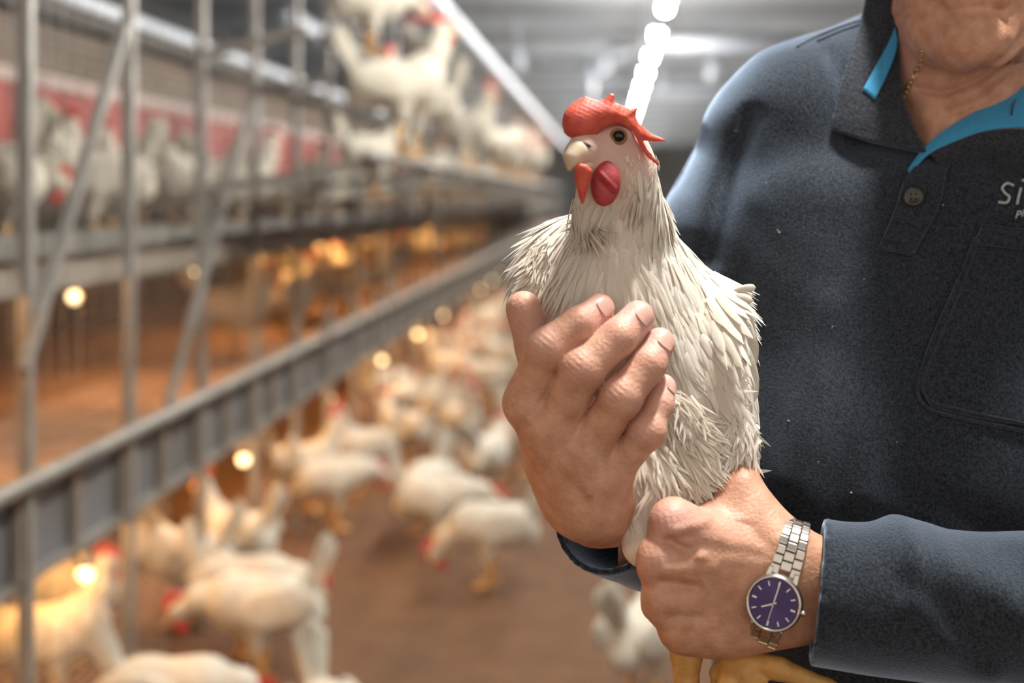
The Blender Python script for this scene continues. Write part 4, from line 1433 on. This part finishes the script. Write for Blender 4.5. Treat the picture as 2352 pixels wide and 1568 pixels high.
CP = [(1296, 288), (1299, 264), (1316, 242), (1332, 228), (1346, 223), (1358, 232), (1374, 238), (1384, 236), (1394, 224), (1402, 213), (1414, 218), (1410, 238), (1420, 240), (1432, 246), (1446, 250), (1470, 243),
      (1456, 268), (1470, 283), (1496, 304), (1530, 317), (1528, 325), (1496, 326), (1478, 322), (1488, 342), (1502, 358), (1520, 377), (1512, 381), (1490, 364), (1476, 348), (1466, 328), (1452, 302), (1432, 290), (1405, 284), (1388, 292),
      (1374, 310), (1345, 316), (1318, 318), (1302, 308)]
CPw = [(at(a, b, .965)[0], at(a, b, .965)[2]) for a, b in CP]
def comb_f(P):
    x = P[:, 0].astype(np.float64); z = P[:, 2].astype(np.float64); y = P[:, 1]
    px = 1400 + x * FPX / .965
    yc = .957 + np.maximum(px - 1360, 0) * 0.00010 + 0.004 * np.sin((px - 1290) / 28.0) * 0.6
    r = 0.0042
    d2 = poly_sd(x, z, CPw)
    wv = np.abs(y - yc) * 0.94
    half = 0.0016 + np.minimum(np.maximum(-d2, 0), 0.006) * 0.55
    d = smax(d2 + 0.0002, wv - half, 0.0022)
    d = smin(d, ell(P, at(1330, 281, .955), (.0100, .0085, .0105)), 0.006)
    d = smin(d, ell(P, at(1362, 262, .960), (.0130, .0080, .0075)), 0.008)
    d = smin(d, ell(P, at(1425, 262, .970), (.0105, .0075, .0048), rot_y(30)), 0.006)
    return (d + 0.00025 * np.sin(x * 1500 + z * 700) * np.sin(z * 1300 - x * 500)).astype(np.float32)


V, F_ = surf(comb_f, tuple(at(1280, 400, .935)), (at(1545, 300, 1.03)[0], 1.04, at(1400, 205, .965)[2]), 0.0010)
link('comb', mesh_np('comb', V, F_, M['comb']), held)
# wattles
WL = [(1320, 384), (1332, 374), (1350, 378), (1362, 392), (1358, 415), (1350, 440), (1342, 468), (1335, 470), (1328, 446), (1320, 416)]
WLw = [(at(a, b, .957)[0], at(a, b, .957)[2]) for a, b in WL]
def wat_l(P):
    d2 = poly_sd(P[:, 0].astype(float), P[:, 2].astype(float), WLw) + 0.0002
    wv = P[:, 1] - .947 + 0.25 * (P[:, 2] - at(0, 420, .96)[2])
    return (np.sqrt(np.maximum(d2 + .0038, 0) ** 2 + wv ** 2) - .0038).astype(np.float32)
V, F_ = surf(wat_l, tuple(at(1305, 485, .94)), tuple(at(1375, 360, .985)), 0.0009)
link('wattle', mesh_np('wattle', V, F_, M['comb']), held)
def wat_r(P):
    R_m = rot_y(8)
    d = ell(P, at(1391, 424, .958), (.0100, .0056, .0148), R_m)
    d = smin(d, rc(P, at(1385, 376, .962), at(1390, 410, .958), .0045, .006), .006)
    e, _ = seg2(P, at(1378, 396, .955), at(1412, 432, .955))
    d = d - 0.0012 * np.exp(-(e / .0014) ** 2)
    e, _ = seg2(P, at(1378, 418, .955), at(1408, 448, .955))
    return d + 0.0012 * np.exp(-(e / .0016) ** 2)
V, F_ = surf(wat_r, tuple(at(1345, 485, .94)), tuple(at(1440, 360, .985)), 0.0009)
link('wattle', mesh_np('wattle', V, F_, M['wattle']), held)

# legs, shanks and toes below the fist
def leg1_f(P):
    d = chain(P, [at(1482, 1248, .992), at(1530, 1380, 1.003), at(1577, 1500, 1.003), at(1578, 1640, 1.0)], [.0125, .0095, .0096, .0092], .01)
    for q_ in ((1490, 1720), (1580, 1760), (1660, 1720), (1600, 1680)):
        d = smin(d, chain(P, [at(1578, 1636, 1.0), at((1578 + q_[0]) / 2 + 6, (1636 + q_[1]) / 2 - 10, .985), at(*q_, .985)], [.0085, .0062, .0035], .004), .004)
    return d + 0.0005 * np.abs(np.sin(P[:, 2] * 420)) * 1.0
def leg2_f(P):
    d = chain(P, [at(1605, 1240, 1.02), at(1645, 1400, 1.012), at(1690, 1512, 1.0)], [.014, .0100, .0105], .01)
    for pts, rr in (([at(1690, 1512, 1.0), at(1790, 1535, .985), at(1900, 1578, .985), at(1960, 1602, .99)], [.0105, .0080, .0062, .003]),
                    ([at(1685, 1512, 1.0), at(1680, 1570, .985), at(1700, 1650, .985), at(1712, 1740, .99)], [.0100, .0092, .0075, .003]),
                    ([at(1690, 1512, 1.0), at(1740, 1580, .985), at(1820, 1650, .985)], [.0095, .0072, .003]),
                    ([at(1680, 1512, 1.0), at(1650, 1545, 1.0), at(1640, 1590, 1.0)], [.008, .006, .003])):
        d = smin(d, chain(P, pts, rr, .004), .004)
    return d + 0.0005 * np.abs(np.sin(P[:, 2] * 380 + P[:, 0] * 160))
for f_, lo_, hi_ in ((leg1_f, (0.015, .955, at(0, 1790, .985)[2]), (0.09, 1.05, at(0, 1225, 1.02)[2])), (leg2_f, (0.045, .955, at(0, 1770, .985)[2]), (0.19, 1.05, at(0, 1215, 1.02)[2]))):
    V, F_ = surf(f_, lo_, hi_, 0.0018)
    link('leg', mesh_np('leg', V, F_, M['shank']), held)

# ---- plumage: overlapping blades combed from the head down
me_ = held.data
nv_ = len(me_.vertices)
co = np.empty(nv_ * 3, np.float32); me_.vertices.foreach_get('co', co); co = co.reshape(-1, 3).astype(float)
no = np.empty(nv_ * 3, np.float32); me_.vertices.foreach_get('normal', no); no = no.reshape(-1, 3).astype(float)
rs = np.random.RandomState(11)
PXs = 1400 + co[:, 0] * FPX / co[:, 1]; PYs = 450 - (co[:, 2] - H) * FPX / co[:, 1]


def blades(name, roots, nrms, dirs, L, Wd, lift, curl, twist=0.15, mat_='feather', bend=None, seg=5):
    """feather blades: root points, surface normals, lay directions, lengths, half widths"""
    n = len(roots)
    T = dirs - nrms * (dirs * nrms).sum(1, keepdims=True)
    T /= np.maximum(np.linalg.norm(T, axis=1, keepdims=True), 1e-6)
    Sd = np.cross(T, nrms)
    tw = rs.normal(0, twist, n)[:, None]
    T = T * np.cos(tw) + Sd * np.sin(tw); Sd = np.cross(T, nrms)
    s = np.linspace(0, 1, seg + 1)
    prof = np.array([0.45, 0.9, 1.0, 0.95, 0.7, 0.10]) if seg == 5 else np.interp(s, [0, .3, .7, 1], [.5, 1, .85, .08])
    Vs = np.zeros((n, seg + 1, 3, 3))
    roll = rs.normal(0, 0.10, n)[:, None]
    for i, t in enumerate(s):
        c = roots + T * (L * t)[:, None] + nrms * (lift * math.sin(t * PI * 0.55) - curl * t * t)[:, None]
        if bend is not None: c = c + bend * (t * t * L)[:, None]
        wv = (Wd * prof[i])[:, None]
        nn = nrms * np.cos(roll) + Sd * np.sin(roll); ss = Sd * np.cos(roll) - nrms * np.sin(roll)
        Vs[:, i, 0] = c - ss * wv - nn * wv * 0.35
        Vs[:, i, 1] = c
        Vs[:, i, 2] = c + ss * wv - nn * wv * 0.35
    V = Vs.reshape(-1, 3)
    k = (seg + 1) * 3
    q = []
    for i in range(seg):
        for j in range(2):
            q.append((i * 3 + j, i * 3 + j + 1, (i + 1) * 3 + j + 1, (i + 1) * 3 + j))
    F = (np.array(q)[None] + (np.arange(n) * k)[:, None, None]).reshape(-1, 4)
    tone = np.repeat(np.clip(rs.normal(0.02, 0.12, n), 0, 0.5), k)
    o = link(name, mesh_np(name, V, F, M[mat_], tint=tone), held)
    o['kind'] = 'stuff'
    return o


def flow(p, px, py):
    """lay direction: down and away from the head, swept to the left on the far breast and to the right over the back"""
    f = np.zeros_like(p)
    f[:, 2] = -1
    f[:, 0] = np.interp(px, [1200, 1330, 1430, 1560, 1730], [-0.75, -0.35, 0.05, 0.45, 0.35])
    low = np.clip((py - 900) / 200, 0, 1)
    f[:, 0] += low * np.interp(px, [1400, 1600, 1730], [0.2, 0.25, -0.4])
    return f


frontish = no[:, 1] < 0.45
isface = (PYs < 455) & ((PXs < 1462) | (PYs < 385))
def pick(mask, n):
    idx = np.flatnonzero(mask)
    return idx[rs.randint(0, len(idx), n)]
def lay(name, mask, n, L, dL, Wd, lift, curl, twist, mat_='feather', bend=None, embed=0.0006):
    i = pick(mask, n)
    p = co[i] + rs.normal(0, 0.0012, (n, 3)) - no[i] * embed
    ln = np.clip(rs.normal(L, dL, n), L * 0.5, L * 1.7)
    b = None if bend is None else np.tile(A3(bend), (n, 1))
    return blades(name, p, no[i], flow(p, PXs[i], PYs[i]), ln, Wd * rs.uniform(0.75, 1.25, n), rs.uniform(0.3, 1.0, n) * lift, curl * ln / L, twist, mat_, b)


body_m = frontish & (PYs > 500) & (PYs < 1100)
lay('breast_feathers', body_m & (PXs < 1620), 9500, .023, .005, .0021, .0013, .0020, .12)
lay('wing_coverts', body_m & (PXs >= 1560) & (PYs > 620) & (PYs < 1000), 2100, .032, .007, .0040, .0013, .0016, .10)
lay('neck_hackle', frontish & ~isface & (PYs > 395) & (PYs < 620), 2600, .026, .006, .0020, .0020, .0022, .10)
lay('face_down', isface & (PYs > 350) & (PXs > 1425), 400, .0045, .001, .0005, .0006, .0003, .3)
lay('back_feathers', ~frontish & (PYs > 470) & (PYs < 1150), 2400, .026, .005, .0050, .0022, .0016, .16)
lay('belly_fluff', frontish & (PYs > 960) & (PYs < 1140) & (PXs > 1500), 2200, .024, .008, .0014, .0050, .0005, .55)
lay('thigh_feathers', (PYs > 1040) & (PYs < 1190) & (PXs < 1540), 1200, .020, .004, .0018, .0008, .0012, .10)
# loose flare of the hackle at the far shoulder
m = (PXs < 1330) & (PYs > 500) & (PYs < 620)
lay('hackle_flare', m, 600, .026, .006, .0015, .004, -.002, .18, bend=(-0.05, 0, -0.22))
# wing: primaries and their white tips that stand off the back, each a feather of its own
def big_feather(name, pts, wd, label=None):
    q = cr([at(*p) for p in pts], 12)
    V = []
    for i, c in enumerate(q):
        t = i / 11
        d_ = unit(q[min(i + 1, 11)] - q[max(i - 1, 0)])
        s_ = unit(np.cross(d_, (0, -1, 0.15)))
        n_ = np.cross(s_, d_)
        ww = wd * np.interp(t, [0, .25, .75, .93, 1], [.35, .9, 1, .7, .08])
        for j in (-1, -.5, 0, .5, 1):
            V.append(c + s_ * ww * j - n_ * abs(j) * ww * 0.3)
    a = (np.arange(11)[:, None] * 5 + np.arange(4)[None]).ravel()
    F = np.stack([a, a + 1, a + 6, a + 5], 1)
    o = link(name, mesh_np(name, V, F, M['feather'], tint=np.full(len(V), rs.uniform(0, .25))), held)
    sm = o.modifiers.new('thickness', 'SOLIDIFY'); sm.thickness = 0.0006
    return o


for k, (pts, wd) in enumerate((
        ([(1685, 668, 1.035), (1712, 662, 1.032), (1736, 660, 1.03)], .003), ([(1680, 680, 1.03), (1708, 684, 1.028), (1728, 692, 1.028)], .0034),
        ([(1668, 690, 1.030), (1708, 720, 1.028), (1730, 770, 1.03)], .0045), ([(1650, 680, 1.026), (1712, 760, 1.026), (1728, 850, 1.032)], .007),
        ([(1660, 720, 1.024), (1712, 830, 1.026), (1728, 930, 1.034)], .0075), ([(1655, 780, 1.020), (1700, 890, 1.024), (1722, 990, 1.032)], .0075),
        ([(1640, 830, 1.016), (1690, 930, 1.022), (1712, 1030, 1.030)], .0075))):
    big_feather('wing_feather', pts, wd)
# white tufts on flank and vent
def tuft(px, py, dx, dy, n, L, spread, lift=0.004, wd=.0011):
    c = on_hen(px, py)
    roots = c + rs.normal(0, 1, (n, 3)) * A3((spread, 0.001, spread))
    tgt = at(px + dx, py + dy, c[1]) - c
    dirs = np.tile(unit(tgt), (n, 1)) + rs.normal(0, 0.28, (n, 3))
    nr = np.tile(unit((0.1, -1, 0.25)), (n, 1))
    blades('tuft', roots, nr, dirs, np.clip(rs.normal(L, L * .25, n), .004, .06), np.full(n, wd), rs.uniform(.3, 1, n) * lift, np.full(n, -.002), .2)
tuft(1545, 930, 35, 60, 220, .020, .006)
tuft(1560, 985, 50, 40, 260, .022, .007)
tuft(1625, 930, -12, -26, 90, .012, .005, .003)
tuft(1675, 920, 8, -28, 90, .013, .004, .003)
tuft(1690, 960, -14, 60, 200, .018, .005)
tuft(1690, 1010, -40, 50, 320, .026, .007, .006)
tuft(1570, 1070, 30, 30, 200, .018, .008)
tuft(1620, 1110, 40, 14, 160, .018, .006)
tuft(1262, 610, -18, 50, 200, .020, .006, .003)
tuft(1270, 578, -18, 34, 200, .015, .006, .003)
